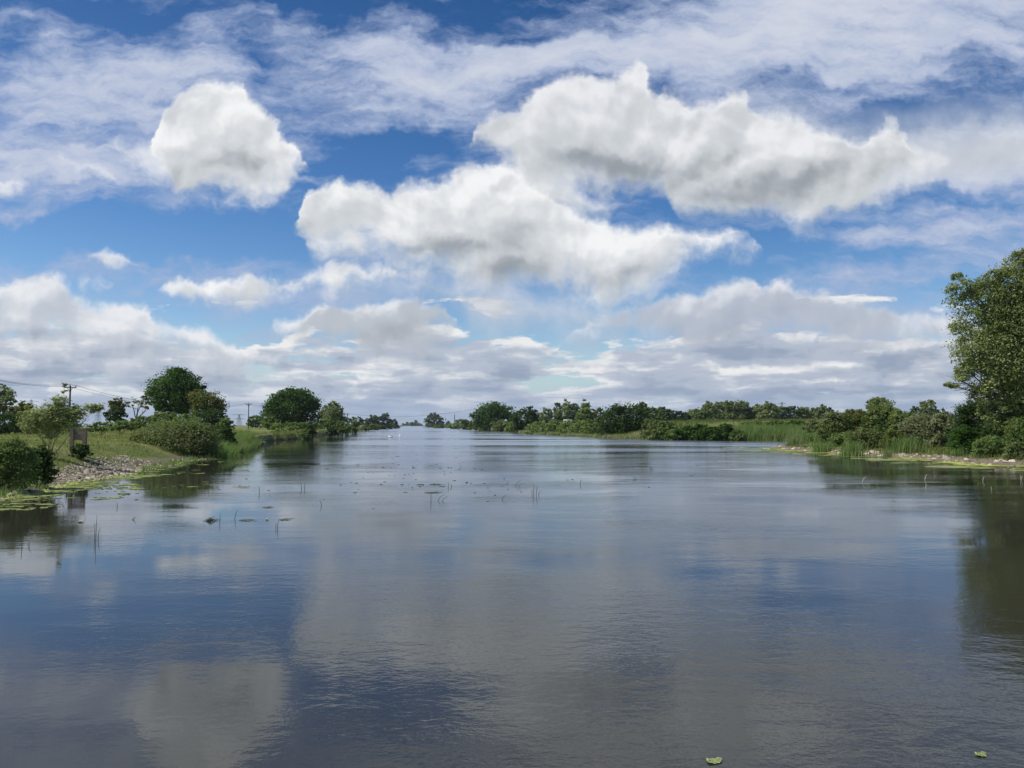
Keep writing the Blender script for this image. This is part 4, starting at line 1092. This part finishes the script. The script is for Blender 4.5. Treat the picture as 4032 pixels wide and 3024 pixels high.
def stem_thing(px, py, blades_, label, pale=False, name='water_reed', cat='reed'):
    """a few dead stems rising out of the water; blades_: (dx px, height px, lean px)"""
    d = gd(py); x = at(px, py, d)[0]; k = d/FPX
    mb = MB(); w = max(.008, d/739*.30)
    for dx_, hh, ln in blades_:
        p = Vector((dx_*k, 0, -.1)); q = Vector(((dx_+ln*.45)*k, 0, hh*k*.62)); e = Vector(((dx_+ln)*k, 0, hh*k))
        mb.tube([p, q, e], [w, w*.8, w*.35], 5)
    o = mb.build(name, M['stem_pale' if pale else 'stem']); o.location = (x, d, 0)
    tag(o, label, cat, 'stems standing in the water')
for a in [
    (377, 2123, [(0, 95, 2), (-4, 60, -2), (8, 45, 8)], 'tallest dark stem with two short side blades near the left shore'),
    (1705, 1972, [(-8, 36, 0), (14, 26, 34), (30, 18, 30)], 'stem group in mid river with long blades bent to the right'),
    (2100, 1948, [(2, 42, 0), (10, 36, 8), (-4, 20, -2), (16, 16, 16)], 'cluster of four upright stems right of mid river'),
    (2025, 1913, [(0, 20, 26), (4, 12, 46)], 'bent stem pair just left of the cluster of four'),
    (1973, 1967, [(0, 18, 22)], 'single bent stem below and left of the cluster of four'),
    (1765, 1918, [(0, 20, 0), (14, 14, -6)], 'short forked stem above the bent mid river group'),
    (1190, 1925, [(0, 26, -10), (10, 24, 0)], 'two thin stems forming a V below the round tree reflection'),
    (1022, 1942, [(0, 28, -4)], 'single hooked stem left of the V shaped pair'),
    (1268, 1992, [(0, 24, -10)], 'single stem leaning left below the V shaped pair'),
    (922, 2045, [(0, 38, 14)], 'slanting stem beside the floating grass loop'),
    (865, 2055, [(0, 34, 2)], 'thin upright stem right of the tree reflection'),
    (1092, 2082, [(0, 34, 4), (-5, 22, -1)], 'double thin stem at the right of the floating grass loop'),
    (520, 2046, [(0, 12, 18), (-4, 5, 16)], 'low arrow shaped stem in front of the large bush reflection'),
    (2283, 1908, [(0, 20, 8)], 'small lone stem right of the cluster of four'),
    (2500, 1888, [(-3, 12, -2), (3, 12, 2)], 'small pair of curved stems left of the spit'),
    (2560, 1848, [(0, 12, 3), (10, 9, -6)], 'tiny forked stem left of the spit'),
    (462, 1998, [(0, 20, -2)], 'faint thin stem right of the sign reflection'),
    (86, 2160, [(0, 50, -2)], 'thin dark stem at the left edge of the near water')]:
    stem_thing(*a)
for a in [
    (108, 2145, [(0, 26, 8), (4, 34, 12)], 'pale bleached reed stem near the left picture edge'),
    (120, 2100, [(0, 16, 0)], 'short white stem above the bleached reed'),
    (3640, 1890, [(0, 24, 12)], 'pale bent stem off the right shore below the wide clump'),
    (3643, 1925, [(0, 18, 6)], 'pale stem nearer the viewer below the wide clump'),
    (3392, 1900, [(0, 22, 18)], 'slanting pale stem off the middle of the spit'),
    (3868, 1893, [(0, 16, 8)], 'small pale stem in the dark tree reflection at the right'),
    (4020, 1890, [(0, 22, -3), (2, 18, 4)], 'pale V shaped stem at the right picture edge'),
    (3905, 1928, [(0, 14, -3)], 'tiny pale stem lowest in the dark tree reflection')]:
    stem_thing(*a, pale=True)

def grass_raft(px, py, w, label, seed, mat='weed', clump=False):
    """long leaves lying on the water"""
    r = np.random.default_rng(seed); d = gd(py); x = at(px, py, d)[0]; k = d/FPX
    mb = MB()
    for i in range(7 if clump else 5):
        s = r.uniform(-.6, .2)*w*k; y0 = r.uniform(-.12, .12); L = r.uniform(.5, 1.1)*w*k; c = r.uniform(-.35, .35)
        mb.tube([(s, y0, .012), (s+L*.5, y0+c*.5, .02 + (.08 if clump and i < 4 else 0)), (s+L, y0+c, .012)], [.005, .008, .003], 4)
    if clump:
        for i in range(9): mb.tube([(r.uniform(-.1, .1), r.uniform(-.1, .1), 0), (r.uniform(-.15, .22), 0, r.uniform(.04, .11))], [.025, .006], 5)
    o = mb.build('floating_grass', M[mat]); o.location = (x, d, 0); tag(o, label, 'floating grass', 'plant scraps floating on the river')
grass_raft(822, 2050, 45, 'dark green tangled tuft floating right of the bush reflection', 1, clump=True)
grass_raft(965, 2048, 60, 'long thin floating leaves forming a flat loop', 2)
grass_raft(1120, 2046, 40, 'dark floating leaf strips right of the flat loop', 3)
grass_raft(1040, 1998, 34, 'olive floating leaf strip above the flat loop', 4)
grass_raft(1700, 1940, 50, 'floating scraps beside the bent mid river stems', 5)
grass_raft(1715, 1908, 40, 'small floating scraps above the mid river stems', 6)

def feather(px, py, w, label, seed):
    d = gd(py); x = at(px, py, d)[0]; L = w*d/FPX
    mb = MB(); mb.tube([(-L/2, 0, .012), (-L*.2, .03, .03), (L*.2, .02, .035), (L/2, -.02, .012)], [.008, .035, .03, .006], 6)
    mb.tube([(-L*.5, 0, .012), (-L*.8, .02, .01)], [.01, .004], 4)
    o = mb.build('driftwood', M['stem_pale']); o.location = (x, d, 0); tag(o, label, 'driftwood', 'plant scraps floating on the river')
feather(318, 2057, 26, 'whitish stick floating below the sign reflection', 1)
feather(1052, 2048, 10, 'tiny pale scrap floating between the loop and the dark strips', 2)

def floating_leaf(px, py, w, label, seed):
    r = np.random.default_rng(seed); d = gd(py); x = at(px, py, d)[0]; L = w*d/FPX
    mb = MB()
    for j, (cx, cy, s, rot) in enumerate([(-.22*L, -.03*L, .26, .3), (.12*L, .10*L, .30, -.2), (.34*L, .28*L, .16, .6), (-.42*L, .10*L, .12, 0)]):
        k = 14; t = np.linspace(0, 2*math.pi, k, endpoint=False); q = s*L*(1+.22*np.cos(3*t+rot*5)+r.normal(0, .10, k))
        ring = [(cx+math.cos(u)*w_, cy+math.sin(u)*w_*1.3, .010+.006*math.sin(u*2+j)+.003*j) for u, w_ in zip(t, q)]
        mb.add(ring + [(cx, cy, .02+.003*j)], [(i, (i+1) % k, k) for i in range(k)])
    o = mb.build('floating_leaf', M['leaf_float']); o.location = (x, d, 0); tag(o, label, 'leaf', 'pale green leaves floating in the foreground')
floating_leaf(2817, 3001, 62, 'larger pale green leaf floating at the bottom edge right of centre', 1)
floating_leaf(3865, 2975, 44, 'smaller pale green leaf floating near the bottom right corner', 2)

# ---------------------------------------------------------------- the air over the fen
bm = bmesh.new(); bmesh.ops.create_cube(bm, size=1)
for v in bm.verts: v.co = Vector((v.co.x*18400, v.co.y*18400, v.co.z*64 + 29.5))
me = bpy.data.meshes.new('haze'); bm.to_mesh(me); bm.free()
haze = bpy.data.objects.new('haze', me); COL.objects.link(haze); tag(haze, kind='stuff')
m, n, out = new_mat('haze_air')
pv = n.node('ShaderNodeVolumePrincipled')
pv.inputs['Density'].default_value = 0.00006; pv.inputs['Color'].default_value = (.80, .88, 1.0, 1); pv.inputs['Anisotropy'].default_value = 0.2
n.put(out.inputs['Volume'], pv.outputs[0]); me.materials.append(m)
